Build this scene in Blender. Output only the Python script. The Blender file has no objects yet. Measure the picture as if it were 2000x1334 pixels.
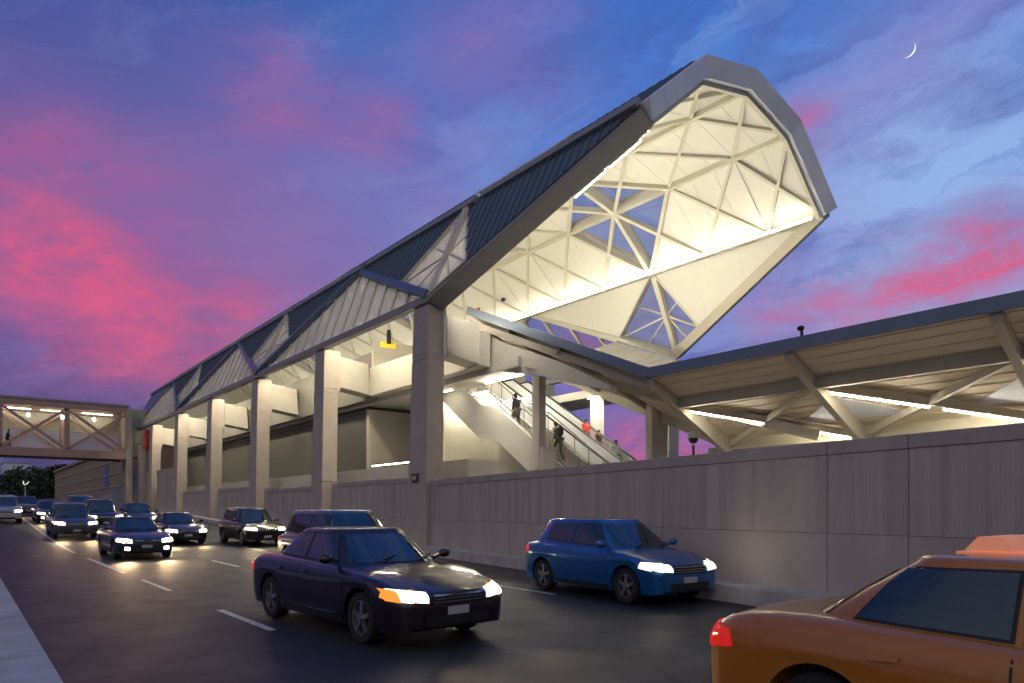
import bpy, bmesh, math, random
from mathutils import Vector, Matrix
from mathutils.bvhtree import BVHTree
R = math.radians
rnd = random.Random(7)
S = bpy.context.scene
COL = S.collection

# ------------------------------------------------------------------ camera
HEAD = 51.0
cam_d = bpy.data.cameras.new('camera'); cam = bpy.data.objects.new('camera', cam_d); COL.objects.link(cam)
cam.location = (22.76, -14.32, 1.7); cam.rotation_euler = (R(90), 0, R(HEAD))
cam_d.lens = 24.0; cam_d.sensor_width = 36.0; cam_d.shift_y = 0.164
cam_d.clip_start = 0.1; cam_d.clip_end = 6000
S.camera = cam
S.view_settings.view_transform = 'Standard'; S.view_settings.look = 'None'
S.view_settings.exposure = 0.0; S.view_settings.gamma = 1.0
S.cycles.max_bounces = 8; S.cycles.diffuse_bounces = 4; S.cycles.glossy_bounces = 4
S.cycles.transparent_max_bounces = 16; S.cycles.sample_clamp_indirect = 6.0
S.cycles.caustics_reflective = False; S.cycles.caustics_refractive = False

def lin(r, g, b):
    f = lambda c: (c/255/12.92) if c/255 <= .04045 else ((c/255+.055)/1.055)**2.4
    return (f(r), f(g), f(b), 1.0)

# ------------------------------------------------------------------ world: dusk sky
FWD = Vector((-math.sin(R(HEAD)), math.cos(R(HEAD)), 0)); RGT = Vector((math.cos(R(HEAD)), math.sin(R(HEAD)), 0)); UPV = Vector((0, 0, 1))
def sky_dir(px, py):
    return (FWD + RGT*((px-1000)/1333.0) + UPV*((995-py)/1333.0)).normalized()
world = bpy.data.worlds.new('World'); S.world = world; world.use_nodes = True
wt = world.node_tree; wt.nodes.clear()
def N(t, kind, **kw):
    n = t.nodes.new(kind)
    for k, v in kw.items(): setattr(n, k, v)
    return n
def build_sky():
    t = wt; L = t.links
    def math_(op, a, b=None, c=None, clamp=False):
        n = N(t, 'ShaderNodeMath', operation=op, use_clamp=clamp)
        for i, v in enumerate((a, b, c)):
            if v is None: continue
            if isinstance(v, (int, float)): n.inputs[i].default_value = v
            else: L.new(v, n.inputs[i])
        return n.outputs[0]
    def mix(fac, a, b, blend='MIX'):
        n = N(t, 'ShaderNodeMix', data_type='RGBA', blend_type=blend)
        for s, v in ((n.inputs[0], fac), (n.inputs[6], a), (n.inputs[7], b)):
            if isinstance(v, (int, float)): s.default_value = v
            elif isinstance(v, tuple): s.default_value = v
            else: L.new(v, s)
        return n.outputs[2]
    tc = N(t, 'ShaderNodeTexCoord')
    gen = tc.outputs['Generated']
    def noise(scale, detail, rough, vec, dist=0.0):
        n = N(t, 'ShaderNodeTexNoise'); n.inputs['Scale'].default_value = scale; n.inputs['Detail'].default_value = detail
        n.inputs['Roughness'].default_value = rough; n.inputs['Distortion'].default_value = dist
        L.new(vec, n.inputs['Vector']); return n
    # wispy warp: stretched noise bends the direction
    mp = N(t, 'ShaderNodeMapping'); mp.inputs['Scale'].default_value = (1.0, 1.0, 2.6); mp.inputs['Rotation'].default_value = (R(8), R(-16), 0)
    L.new(gen, mp.inputs['Vector'])
    n1 = noise(3.6, 7, .58, mp.outputs[0], .3)
    def vmath(op, a, b=None, s=None):
        n = N(t, 'ShaderNodeVectorMath', operation=op)
        for i, v in enumerate((a, b)):
            if v is None: continue
            if isinstance(v, (tuple, Vector)): n.inputs[i].default_value = tuple(v)
            else: L.new(v, n.inputs[i])
        if s is not None: n.inputs['Scale'].default_value = s
        return n
    w1 = vmath('SCALE', vmath('SUBTRACT', n1.outputs['Color'], (.5, .5, .5)).outputs[0], s=.22)
    dirw = vmath('NORMALIZE', vmath('ADD', gen, w1.outputs[0]).outputs[0]).outputs[0]
    def dot(v, d): return vmath('DOT_PRODUCT', v, d).outputs['Value']
    def blob(v, px, py, sig, amp):
        d = dot(v, sky_dir(px, py))
        e = math_('EXPONENT', math_('MULTIPLY', math_('SUBTRACT', d, 1.0), 1.0/(sig*sig)))
        return math_('MULTIPLY', e, amp)
    def blobsum(v, lst):
        tot = None
        for b in lst:
            x = blob(v, *b); tot = x if tot is None else math_('ADD', tot, x)
        return tot
    z = dot(gen, (0, 0, 1)); side = dot(gen, RGT)
    ramp = N(t, 'ShaderNodeValToRGB'); L.new(z, ramp.inputs[0])
    el = ramp.color_ramp.elements
    el[0].position = 0.0; el[0].color = lin(66, 66, 128)
    el[1].position = .62; el[1].color = lin(40, 98, 188)
    for p, c in ((.14, lin(96, 100, 178)), (.27, lin(120, 136, 208)), (.42, lin(92, 132, 212)), (.52, lin(56, 116, 206))):
        e = el.new(p); e.color = c
    ramp2 = N(t, 'ShaderNodeValToRGB'); L.new(z, ramp2.inputs[0])
    el = ramp2.color_ramp.elements
    el[0].position = 0.0; el[0].color = lin(34, 50, 96)
    el[1].position = .66; el[1].color = lin(40, 70, 140)
    for p, c in ((.10, lin(58, 62, 118)), (.2, lin(84, 72, 132)), (.34, lin(112, 92, 152)), (.44, lin(78, 86, 152)), (.53, lin(48, 80, 152))):
        e = el.new(p); e.color = c
    sf = N(t, 'ShaderNodeMapRange', interpolation_type='SMOOTHSTEP'); L.new(side, sf.inputs[0])
    sf.inputs[1].default_value = -.55; sf.inputs[2].default_value = .12
    base = mix(sf.outputs[0], ramp2.outputs[0], ramp.outputs[0])
    # pale light areas low on the right
    pale = blobsum(dirw, [(1760, 400, .13, .6), (1960, 330, .12, .45), (1880, 600, .08, .5), (1640, 600, .08, .3), (1010, 330, .2, .14)])
    base = mix(math_('MINIMUM', pale, 1.0), base, lin(150, 184, 238))
    # darker blue streaks
    n2 = noise(5.2, 8, .6, mp.outputs[0], .5)
    st = N(t, 'ShaderNodeMapRange'); L.new(n2.outputs['Fac'], st.inputs[0]); st.inputs[1].default_value = .46; st.inputs[2].default_value = .68
    st.inputs[4].default_value = .5
    base = mix(st.outputs[0], base, lin(86, 92, 168))
    # fine raking streaks, stronger to the right
    SA = (RGT*math.cos(R(24))+UPV*math.sin(R(24))); SB = (UPV*math.cos(R(24))-RGT*math.sin(R(24)))
    cx = N(t, 'ShaderNodeCombineXYZ')
    L.new(math_('MULTIPLY', dot(dirw, SA), 2.2), cx.inputs[0]); L.new(math_('MULTIPLY', dot(dirw, SB), 9.0), cx.inputs[1]); L.new(dot(dirw, FWD), cx.inputs[2])
    n4 = noise(2.0, 8, .62, cx.outputs[0], .35)
    s1 = N(t, 'ShaderNodeMapRange'); L.new(n4.outputs['Fac'], s1.inputs[0]); s1.inputs[1].default_value = .5; s1.inputs[2].default_value = .68
    s2 = N(t, 'ShaderNodeMapRange'); L.new(n4.outputs['Fac'], s2.inputs[0]); s2.inputs[1].default_value = .5; s2.inputs[2].default_value = .34
    rw = N(t, 'ShaderNodeMapRange', interpolation_type='SMOOTHSTEP'); L.new(side, rw.inputs[0]); rw.inputs[1].default_value = -.35; rw.inputs[2].default_value = .35; rw.inputs[3].default_value = .22; rw.inputs[4].default_value = .62
    base = mix(math_('MULTIPLY', s1.outputs[0], rw.outputs[0]), base, lin(66, 92, 168))
    base = mix(math_('MULTIPLY', s2.outputs[0], math_('MULTIPLY', rw.outputs[0], .55)), base, lin(150, 176, 230))
    # soft violet veil in the middle
    veil = blobsum(dirw, [(560, 340, .13, .2), (220, 380, .11, .2), (700, 560, .1, .2), (1780, 100, .06, .34), (980, 90, .06, .22)])
    base = mix(math_('MINIMUM', veil, .8), base, lin(150, 108, 172))
    # pink and red clouds
    pk = blobsum(dirw, [(-10, 470, .055, .55), (60, 520, .045, .6), (130, 560, .042, .62), (215, 600, .036, .48), (280, 640, .045, .24), (350, 690, .04, .22), (130, 640, .05, .10),
                        (20, 420, .08, .26), (160, 510, .09, .22), (330, 600, .08, .18), (60, 300, .10, .10), (450, 635, .032, .5), (540, 180, .045, .34), (560, 240, .035, .24), (735, 215, .03, .34), (700, 265, .035, .26), (985, 95, .06, .26), (870, 130, .04, .16),
                        (560, 640, .09, .28), (400, 540, .13, .18), (1590, 240, .026, .62), (1730, 555, .036, .5), (1810, 535, .032, .55), (1890, 505, .034, .5), (1975, 478, .036, .56), (1640, 590, .035, .42), (1560, 630, .05, .36),
                        (1505, 560, .034, .45), (1240, 870, .05, .85), (1130, 660, .05, .7), (1380, 850, .05, .75), (860, 380, .035, .22), (1940, 580, .03, .28), (1640, 330, .05, .2)])
    n3 = noise(9.0, 8, .62, mp.outputs[0], .6)
    mod = N(t, 'ShaderNodeMapRange'); L.new(n3.outputs['Fac'], mod.inputs[0])
    mod.inputs[1].default_value = .34; mod.inputs[2].default_value = .64; mod.inputs[3].default_value = .68; mod.inputs[4].default_value = 1.05
    pks = math_('SUBTRACT', 1.0, math_('EXPONENT', math_('MULTIPLY', pk, -1.0)))
    sm = N(t, 'ShaderNodeMapRange'); L.new(n4.outputs['Fac'], sm.inputs[0]); sm.inputs[1].default_value = .36; sm.inputs[2].default_value = .62; sm.inputs[3].default_value = 1.25; sm.inputs[4].default_value = .55
    pkm = math_('MINIMUM', math_('MULTIPLY', math_('MULTIPLY', pks, mod.outputs[0]), math_('ADD', 1.0, math_('MULTIPLY', math_('SUBTRACT', sm.outputs[0], .9), math_('MULTIPLY', rw.outputs[0], 1.4)))), 1.0)
    pr = N(t, 'ShaderNodeValToRGB'); L.new(pkm, pr.inputs[0])
    el = pr.color_ramp.elements
    el[0].position = 0; el[0].color = lin(136, 104, 172); el[1].position = 1; el[1].color = lin(236, 92, 128)
    e = el.new(.5); e.color = lin(184, 92, 146)
    base = mix(math_('MINIMUM', math_('MULTIPLY', pkm, 1.2), .92), base, pr.outputs[0])
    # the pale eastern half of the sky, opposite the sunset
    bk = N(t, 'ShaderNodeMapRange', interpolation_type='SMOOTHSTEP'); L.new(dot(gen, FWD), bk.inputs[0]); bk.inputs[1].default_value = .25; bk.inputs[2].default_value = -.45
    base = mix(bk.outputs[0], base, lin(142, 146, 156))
    # faint physical dusk sky underneath
    sky = N(t, 'ShaderNodeTexSky', sky_type='NISHITA', sun_disc=False)
    sky.sun_elevation = R(1.0); sky.sun_rotation = R(-60)
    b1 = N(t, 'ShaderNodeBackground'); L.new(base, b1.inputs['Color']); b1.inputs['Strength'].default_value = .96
    b2 = N(t, 'ShaderNodeBackground'); L.new(sky.outputs[0], b2.inputs['Color']); b2.inputs['Strength'].default_value = .008
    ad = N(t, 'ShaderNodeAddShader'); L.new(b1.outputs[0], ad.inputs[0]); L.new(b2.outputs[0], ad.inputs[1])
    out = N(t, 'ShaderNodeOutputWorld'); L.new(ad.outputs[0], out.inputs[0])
build_sky()

# weak warm afterglow from behind the camera's left
sd = bpy.data.lights.new('sun', 'SUN'); sd.energy = .22; sd.angle = R(12); sd.color = (1, .66, .6)
so = bpy.data.objects.new('sun', sd); COL.objects.link(so)
so.rotation_euler = (R(66), 0, R(38))

# ------------------------------------------------------------------ materials
def mat(name, col, rough=.6, metal=0.0, noise=0.0, nscale=3.0, bump=0.0, bscale=40.0, stretch=(1, 1, 1), dirt=None, dirt_amt=0.0, dscale=1.2, spec=.5, coat=0.0, wave=None, emit=None):
    m = bpy.data.materials.new(name); m.use_nodes = True; t = m.node_tree; L = t.links
    b = t.nodes['Principled BSDF']
    b.inputs['Roughness'].default_value = rough; b.inputs['Metallic'].default_value = metal
    b.inputs['Specular IOR Level'].default_value = spec; b.inputs['Coat Weight'].default_value = coat
    b.inputs['Base Color'].default_value = (*col[:3], 1)
    if emit:
        b.inputs['Emission Color'].default_value = (*emit[0][:3], 1); b.inputs['Emission Strength'].default_value = emit[1]
    if noise or dirt_amt or bump or wave:
        tc = N(t, 'ShaderNodeTexCoord'); mp = N(t, 'ShaderNodeMapping'); mp.inputs['Scale'].default_value = stretch
        L.new(tc.outputs['Object'], mp.inputs['Vector'])
        cur = None
        if noise:
            n = N(t, 'ShaderNodeTexNoise'); n.inputs['Scale'].default_value = nscale; n.inputs['Detail'].default_value = 8; n.inputs['Roughness'].default_value = .62
            L.new(mp.outputs[0], n.inputs['Vector'])
            mr = N(t, 'ShaderNodeMapRange'); L.new(n.outputs['Fac'], mr.inputs[0]); mr.inputs[1].default_value = .25; mr.inputs[2].default_value = .75
            mr.inputs[3].default_value = 1-noise; mr.inputs[4].default_value = 1+noise
            mx = N(t, 'ShaderNodeMix', data_type='RGBA', blend_type='MULTIPLY'); mx.inputs[0].default_value = 1
            mx.inputs[6].default_value = (*col[:3], 1); L.new(mr.outputs[0], mx.inputs[7]); cur = mx.outputs[2]
        if dirt_amt:
            n = N(t, 'ShaderNodeTexNoise'); n.inputs['Scale'].default_value = dscale; n.inputs['Detail'].default_value = 6; n.inputs['Distortion'].default_value = .4
            L.new(mp.outputs[0], n.inputs['Vector'])
            mr = N(t, 'ShaderNodeMapRange'); L.new(n.outputs['Fac'], mr.inputs[0]); mr.inputs[1].default_value = .45; mr.inputs[2].default_value = .75; mr.inputs[4].default_value = dirt_amt
            mx = N(t, 'ShaderNodeMix', data_type='RGBA'); L.new(mr.outputs[0], mx.inputs[0])
            if cur: L.new(cur, mx.inputs[6])
            else: mx.inputs[6].default_value = (*col[:3], 1)
            mx.inputs[7].default_value = (*dirt[:3], 1); cur = mx.outputs[2]
        if cur: L.new(cur, b.inputs['Base Color'])
        if bump or wave:
            bp = N(t, 'ShaderNodeBump'); bp.inputs['Strength'].default_value = bump or .5; bp.inputs['Distance'].default_value = .02
            if wave:
                w = N(t, 'ShaderNodeTexWave', wave_type='BANDS', bands_direction=wave[0]); w.inputs['Scale'].default_value = wave[1]; w.inputs['Distortion'].default_value = wave[2]
                w.inputs['Detail'].default_value = 1
                L.new(tc.outputs['Object'], w.inputs['Vector']); L.new(w.outputs['Fac'], bp.inputs['Height'])
            else:
                n = N(t, 'ShaderNodeTexNoise'); n.inputs['Scale'].default_value = bscale; n.inputs['Detail'].default_value = 5
                L.new(mp.outputs[0], n.inputs['Vector']); L.new(n.outputs['Fac'], bp.inputs['Height'])
            L.new(bp.outputs[0], b.inputs['Normal'])
    return m
def emis(name, col, s):
    m = bpy.data.materials.new(name); m.use_nodes = True; t = m.node_tree; t.nodes.clear()
    e = N(t, 'ShaderNodeEmission'); e.inputs[0].default_value = (*col[:3], 1); e.inputs[1].default_value = s
    o = N(t, 'ShaderNodeOutputMaterial'); t.links.new(e.outputs[0], o.inputs[0]); return m
def glassy(name, tint, fac=.12, rough=.03, haze=0.0, hazecol=(.7, .7, .66)):
    m = bpy.data.materials.new(name); m.use_nodes = True; t = m.node_tree; L = t.links; t.nodes.clear()
    tr = N(t, 'ShaderNodeBsdfTransparent'); tr.inputs[0].default_value = (*tint, 1)
    gl = N(t, 'ShaderNodeBsdfGlossy'); gl.inputs['Roughness'].default_value = rough
    lw = N(t, 'ShaderNodeLayerWeight'); lw.inputs[0].default_value = .5
    pw = N(t, 'ShaderNodeMath', operation='POWER'); L.new(lw.outputs['Facing'], pw.inputs[0]); pw.inputs[1].default_value = 5
    fr = N(t, 'ShaderNodeMath', operation='MULTIPLY_ADD'); L.new(pw.outputs[0], fr.inputs[0]); fr.inputs[1].default_value = .5; fr.inputs[2].default_value = .05
    mx = N(t, 'ShaderNodeMixShader'); L.new(fr.outputs[0], mx.inputs[0]); L.new(tr.outputs[0], mx.inputs[1]); L.new(gl.outputs[0], mx.inputs[2])
    last = mx.outputs[0]
    if haze:
        df = N(t, 'ShaderNodeBsdfTranslucent'); df.inputs[0].default_value = (*hazecol, 1)
        d2 = N(t, 'ShaderNodeBsdfDiffuse'); d2.inputs[0].default_value = (*hazecol, 1)
        m3 = N(t, 'ShaderNodeMixShader'); m3.inputs[0].default_value = .5; L.new(df.outputs[0], m3.inputs[1]); L.new(d2.outputs[0], m3.inputs[2])
        m2 = N(t, 'ShaderNodeMixShader'); m2.inputs[0].default_value = haze; L.new(last, m2.inputs[1]); L.new(m3.outputs[0], m2.inputs[2]); last = m2.outputs[0]
    o = N(t, 'ShaderNodeOutputMaterial'); L.new(last, o.inputs[0]); return m

M = {}
M['asphalt'] = mat('asphalt', (.021, .0235, .030), .58, noise=.22, nscale=1.1, bump=.35, bscale=60, stretch=(.12, 1, 1), dirt=(.032, .034, .038), dirt_amt=.5, dscale=1.6, spec=.4)
def road_detail(m):
    t = m.node_tree; L = t.links; b = t.nodes['Principled BSDF']; src = b.inputs['Base Color'].links[0].from_socket
    tc = N(t, 'ShaderNodeTexCoord'); sp = N(t, 'ShaderNodeSeparateXYZ'); L.new(tc.outputs['Object'], sp.inputs[0])
    w = N(t, 'ShaderNodeMath', operation='SINE'); mm = N(t, 'ShaderNodeMath', operation='MULTIPLY'); L.new(sp.outputs[1], mm.inputs[0]); mm.inputs[1].default_value = 2*math.pi/1.55; L.new(mm.outputs[0], w.inputs[0])
    r = N(t, 'ShaderNodeMapRange'); L.new(w.outputs[0], r.inputs[0]); r.inputs[1].default_value = -1; r.inputs[2].default_value = 1; r.inputs[3].default_value = .78; r.inputs[4].default_value = 1.12
    mx = N(t, 'ShaderNodeMix', data_type='RGBA', blend_type='MULTIPLY'); mx.inputs[0].default_value = 1; L.new(src, mx.inputs[6]); L.new(r.outputs[0], mx.inputs[7])
    nz = N(t, 'ShaderNodeTexNoise'); nz.inputs['Scale'].default_value = 1.2; nz.inputs['Detail'].default_value = 4; L.new(tc.outputs['Object'], nz.inputs['Vector'])
    va = N(t, 'ShaderNodeMixRGB'); va.inputs[0].default_value = .35; L.new(tc.outputs['Object'], va.inputs[1]); L.new(nz.outputs['Color'], va.inputs[2])
    vo = N(t, 'ShaderNodeTexVoronoi', feature='DISTANCE_TO_EDGE'); vo.inputs['Scale'].default_value = .42; L.new(va.outputs[0], vo.inputs['Vector'])
    cr = N(t, 'ShaderNodeMapRange'); L.new(vo.outputs['Distance'], cr.inputs[0]); cr.inputs[1].default_value = .004; cr.inputs[2].default_value = .016; cr.inputs[3].default_value = .45; cr.inputs[4].default_value = 1
    m2 = N(t, 'ShaderNodeMix', data_type='RGBA', blend_type='MULTIPLY'); m2.inputs[0].default_value = 1; L.new(mx.outputs[2], m2.inputs[6]); L.new(cr.outputs[0], m2.inputs[7])
    L.new(m2.outputs[2], b.inputs['Base Color'])
    rr = N(t, 'ShaderNodeMapRange'); L.new(nz.outputs['Fac'], rr.inputs[0]); rr.inputs[1].default_value = .3; rr.inputs[2].default_value = .7; rr.inputs[3].default_value = .52; rr.inputs[4].default_value = .64
    L.new(rr.outputs[0], b.inputs['Roughness'])
road_detail(M['asphalt'])
M['ground'] = mat('ground', (.07, .07, .06), .9, noise=.3, nscale=.4)
M['paint'] = mat('road_paint', (.62, .62, .62), .6, noise=.25, nscale=6, dirt=(.12, .12, .12), dirt_amt=.5, dscale=9)
M['kerb'] = mat('kerb_concrete', (.50, .49, .485), .8, noise=.2, nscale=2.5, bump=.2, bscale=50, dirt=(.2, .19, .18), dirt_amt=.5)
M['wall_rib'] = mat('ribbed_concrete', (.46, .405, .37), .85, noise=.16, nscale=1.4, stretch=(3.2, 3.2, .16), wave=('X', 5.5, 1.2), bump=.22, dirt=(.30, .26, .24), dirt_amt=.7, dscale=1.0)
M['wall_smooth'] = mat('smooth_concrete', (.47, .42, .385), .85, noise=.12, nscale=1.2, stretch=(1, 1, .5), bump=.12, bscale=30, dirt=(.34, .30, .275), dirt_amt=.65, dscale=.9)
M['wall_cap'] = mat('cap_concrete', (.38, .335, .315), .8, noise=.15, nscale=2)
M['col'] = mat('column_concrete', (.45, .395, .355), .8, noise=.12, nscale=1.6, bump=.1, bscale=25, dirt=(.32, .28, .25), dirt_amt=.35, dscale=.8)
M['conc'] = mat('pale_concrete', (.50, .475, .42), .8, noise=.08, nscale=1.0, bump=.08, bscale=20, dirt=(.36, .34, .3), dirt_amt=.3, dscale=.7)
M['panel_gray'] = mat('grey_panel', (.085, .082, .07), .7, noise=.08, nscale=1.5, wave=('X', 1.2, 0), bump=.15)
M['panel_mid'] = mat('mid_grey_panel', (.17, .165, .145), .7, noise=.08, nscale=1.5, wave=('X', 1.2, 0), bump=.15)
M['panel_beige'] = mat('beige_panel', (.52, .49, .40), .7, noise=.05, nscale=1.5, wave=('Y', 2.4, 0), bump=.2)
M['lining'] = mat('white_lining', (.82, .80, .72), .6, noise=.03, nscale=.6)
M['rib'] = mat('cream_steel', (.66, .63, .52), .5, noise=.03, nscale=2)
M['beam_dark'] = mat('grey_steel_beam', (.30, .29, .285), .5, noise=.06, nscale=1.5)
M['roof'] = mat('blue_grey_metal_roof', (.14, .185, .235), .45, .2, noise=.1, nscale=.6, stretch=(1, .3, .3))
M['fascia'] = mat('silver_fascia', (.76, .80, .90), .5, .0, noise=.08, nscale=.9, dirt=(.38, .40, .45), dirt_amt=.5, dscale=.6)
M['canopy_edge'] = mat('blue_fascia', (.16, .20, .27), .4, .4, noise=.06, nscale=1)
M['soffit'] = mat('ribbed_soffit', (.58, .49, .38), .6, noise=.08, nscale=.8, stretch=(.3, 1, 1), wave=('Y', 1.1, 0), bump=.5)
M['canopy_steel'] = mat('canopy_steel', (.36, .325, .27), .5, noise=.06, nscale=1.5)
M['gutter'] = mat('cream_gutter', (.58, .53, .42), .55, noise=.05, nscale=1.2)
M['lamp'] = emis('lamp_tube', (1, .91, .71), 21)
M['lamp_eave'] = emis('eave_tube', (1, .87, .62), 140)
M['lamp_fill'] = emis('fill_light_lens', (1, .91, .73), 185)
M['lamp_stair'] = emis('stair_tube', (1, .92, .74), 170)
M['lamp_low'] = emis('canopy_tube', (1, .90, .68), 62)
M['lamp_soft'] = emis('lamp_diffuser', (1, .9, .68), 9)
M['glass'] = glassy('clear_glass', (.86, .88, .9))
M['glass_pale'] = glassy('pale_glass', (.9, .9, .9), haze=.14, hazecol=(.85, .82, .8))
M['glass_frit'] = glassy('fritted_glass', (.8, .8, .84), haze=.62, hazecol=(.93, .91, .86))
M['glass_green'] = glassy('green_glass', (.74, .84, .8), haze=.12)
M['steel'] = mat('dark_steel', (.10, .10, .10), .45, .4)
M['black'] = mat('black_plastic', (.015, .015, .016), .5)
M['pink_steel'] = mat('rose_painted_steel', (.44, .28, .235), .55, noise=.1, nscale=1)
M['brick'] = mat('tan_block', (.34, .26, .17), .85, noise=.12, nscale=1.3, dirt=(.26, .18, .12), dirt_amt=.5, dscale=.5)
M['white_paint'] = mat('white_paint', (.78, .78, .78), .5)

# ------------------------------------------------------------------ mesh builder
class MB:
    def __init__(s): s.v = []; s.f = []
    def add(s, vs, fs):
        o = len(s.v); s.v += [tuple(v) for v in vs]; s.f += [tuple(i+o for i in f) for f in fs]; return s
    def box(s, x0, x1, y0, y1, z0, z1):
        vs = [(x, y, z) for x in (x0, x1) for y in (y0, y1) for z in (z0, z1)]
        return s.add(vs, [(0, 1, 3, 2), (4, 6, 7, 5), (0, 4, 5, 1), (2, 3, 7, 6), (0, 2, 6, 4), (1, 5, 7, 3)])
    def bar(s, p, q, w, h, up=(0, 0, 1), w2=None, h2=None):
        p = Vector(p); q = Vector(q); d = (q-p).normalized(); up = Vector(up)
        a = d.cross(up)
        if a.length < 1e-4: a = d.cross(Vector((1, 0, 0)))
        a.normalize(); b = a.cross(d).normalized()
        w2 = w if w2 is None else w2; h2 = h if h2 is None else h2
        vs = []
        for c, ww, hh in ((p, w, h), (q, w2, h2)):
            for sa, sb in ((-1, -1), (1, -1), (1, 1), (-1, 1)): vs.append(c + a*(sa*ww/2) + b*(sb*hh/2))
        return s.add(vs, [(0, 1, 2, 3), (7, 6, 5, 4), (0, 4, 5, 1), (1, 5, 6, 2), (2, 6, 7, 3), (3, 7, 4, 0)])
    def slab(s, poly, t0, t1, n=None):
        P = [Vector(p) for p in poly]
        if n is None:
            n = Vector((0, 0, 0))
            for i in range(len(P)): n += (P[i]-P[0]).cross(P[(i+1) % len(P)]-P[0])
        n = Vector(n).normalized(); k = len(P)
        vs = [p+n*t0 for p in P] + [p+n*t1 for p in P]
        fs = [tuple(range(k))[::-1], tuple(range(k, 2*k))] + [(i, (i+1) % k, k+(i+1) % k, k+i) for i in range(k)]
        return s.add(vs, fs)
    def tube(s, pts, r, n=8, r2=None):
        pts = [Vector(p) for p in pts]; m = len(pts); vs = []; r2 = r if r2 is None else r2
        ref = Vector((0, 0, 1))
        for i, p in enumerate(pts):
            d = (pts[min(i+1, m-1)]-pts[max(i-1, 0)]).normalized()
            a = d.cross(ref)
            if a.length < .05: a = d.cross(Vector((1, 0, 0)))
            a.normalize(); b = a.cross(d)
            rr = r + (r2-r)*i/max(1, m-1)
            for k in range(n):
                t = 2*math.pi*k/n; vs.append(p + a*(rr*math.cos(t)) + b*(rr*math.sin(t)))
        fs = [(i*n+k, i*n+(k+1) % n, (i+1)*n+(k+1) % n, (i+1)*n+k) for i in range(m-1) for k in range(n)]
        fs += [tuple(range(n))[::-1], tuple(range((m-1)*n, m*n))]
        return s.add(vs, fs)
    def lathe(s, prof, c, axis='Z', n=20):
        c = Vector(c); vs = []
        for r, h in prof:
            for k in range(n):
                t = 2*math.pi*k/n; x, y = r*math.cos(t), r*math.sin(t)
                vs.append(c + (Vector((x, y, h)) if axis == 'Z' else Vector((x, h, y)) if axis == 'Y' else Vector((h, x, y))))
        m = len(prof)
        fs = [(i*n+k, i*n+(k+1) % n, (i+1)*n+(k+1) % n, (i+1)*n+k) for i in range(m-1) for k in range(n)]
        fs += [tuple(range(n))[::-1], tuple(range((m-1)*n, m*n))]
        return s.add(vs, fs)
    def ball(s, c, rx, ry=None, rz=None, n=12, m=8):
        ry = rx if ry is None else ry; rz = rx if rz is None else rz
        vs = []; c = Vector(c)
        for i in range(1, m):
            a = math.pi*i/m
            for k in range(n):
                t = 2*math.pi*k/n; vs.append(c+Vector((rx*math.sin(a)*math.cos(t), ry*math.sin(a)*math.sin(t), rz*math.cos(a))))
        vs += [c+Vector((0, 0, rz)), c-Vector((0, 0, rz))]; T = len(vs)-2
        fs = [(i*n+k, (i+1)*n+k, (i+1)*n+(k+1) % n, i*n+(k+1) % n) for i in range(m-2) for k in range(n)]
        fs += [(T, k, (k+1) % n) for k in range(n)] + [(T+1, (m-2)*n+(k+1) % n, (m-2)*n+k) for k in range(n)]
        return s.add(vs, fs)
    def build(s, name, m, parent=None, smooth=False, recalc=True, bevel=0.0, angle=35):
        me = bpy.data.meshes.new(name)
        off = WLOC.get(parent.name, Vector((0, 0, 0))) if parent else Vector((0, 0, 0))
        me.from_pydata([tuple(Vector(v)-off) for v in s.v], [], s.f)
        if recalc:
            bm = bmesh.new(); bm.from_mesh(me); bmesh.ops.recalc_face_normals(bm, faces=bm.faces); bm.to_mesh(me); bm.free()
        if m: me.materials.append(M[m] if isinstance(m, str) else m)
        if smooth:
            for p in me.polygons: p.use_smooth = True
            try: me.set_sharp_from_angle(angle=R(angle))
            except Exception: pass
        me.update()
        o = bpy.data.objects.new(name, me); COL.objects.link(o)
        if parent: o.parent = parent; WLOC[o.name] = off
        else: WLOC[o.name] = Vector((0, 0, 0))
        if bevel:
            b = o.modifiers.new('bevel', 'BEVEL'); b.width = bevel; b.segments = 2; b.limit_method = 'ANGLE'
        return o
WLOC = {}
def tag(o, label=None, cat=None, group=None, kind=None):
    if label: o['label'] = label
    if cat: o['category'] = cat
    if group: o['group'] = group
    if kind: o['kind'] = kind
    return o
def thing(name, label, cat, loc=(0, 0, 0), group=None, rz=0.0):
    o = bpy.data.objects.new(name, None); COL.objects.link(o); o.location = loc; o.rotation_euler = (0, 0, rz)
    o.empty_display_size = .3
    WLOC[o.name] = Vector(loc); tag(o, label, cat, group); return o
def copy_tree(o, parent=None):
    c = o.copy(); COL.objects.link(c)
    if parent: c.parent = parent
    for ch in list(o.children): copy_tree(ch, c)
    return c
def lerp(a, b, t): return a + (b-a)*t
# ------------------------------------------------------------------ ground and road
def road_z(u):
    t = max(0.0, min(1.0, (-4-u)/44.0)); return 1.25*t*t*(3-2*t)
def strip(us, va, vb, dz, name, m, kind='structure', bot=None):
    mb = MB()
    for i, u in enumerate(us):
        z = road_z(u)+dz
        mb.v += [(u, va(u), z), (u, vb(u), z)]
        if i: k = 2*i; mb.f.append((k-2, k, k+1, k-1))
    if bot is not None:                                  # closed kerb body
        o = len(mb.v)
        for u in us:
            z = road_z(u)+bot
            mb.v += [(u, va(u), z), (u, vb(u), z)]
        for i in range(1, len(us)):
            k = 2*i
            for s in (0, 1): mb.f.append((k-2+s, k+s, o+k+s, o+k-2+s))
            mb.f.append((o+k-2, o+k, o+k+1, o+k-1))
        for e in (0, 2*(len(us)-1)): mb.f.append((e, e+1, o+e+1, o+e))
    o = mb.build(name, m)
    if kind: tag(o, kind=kind)
    return o
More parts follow.
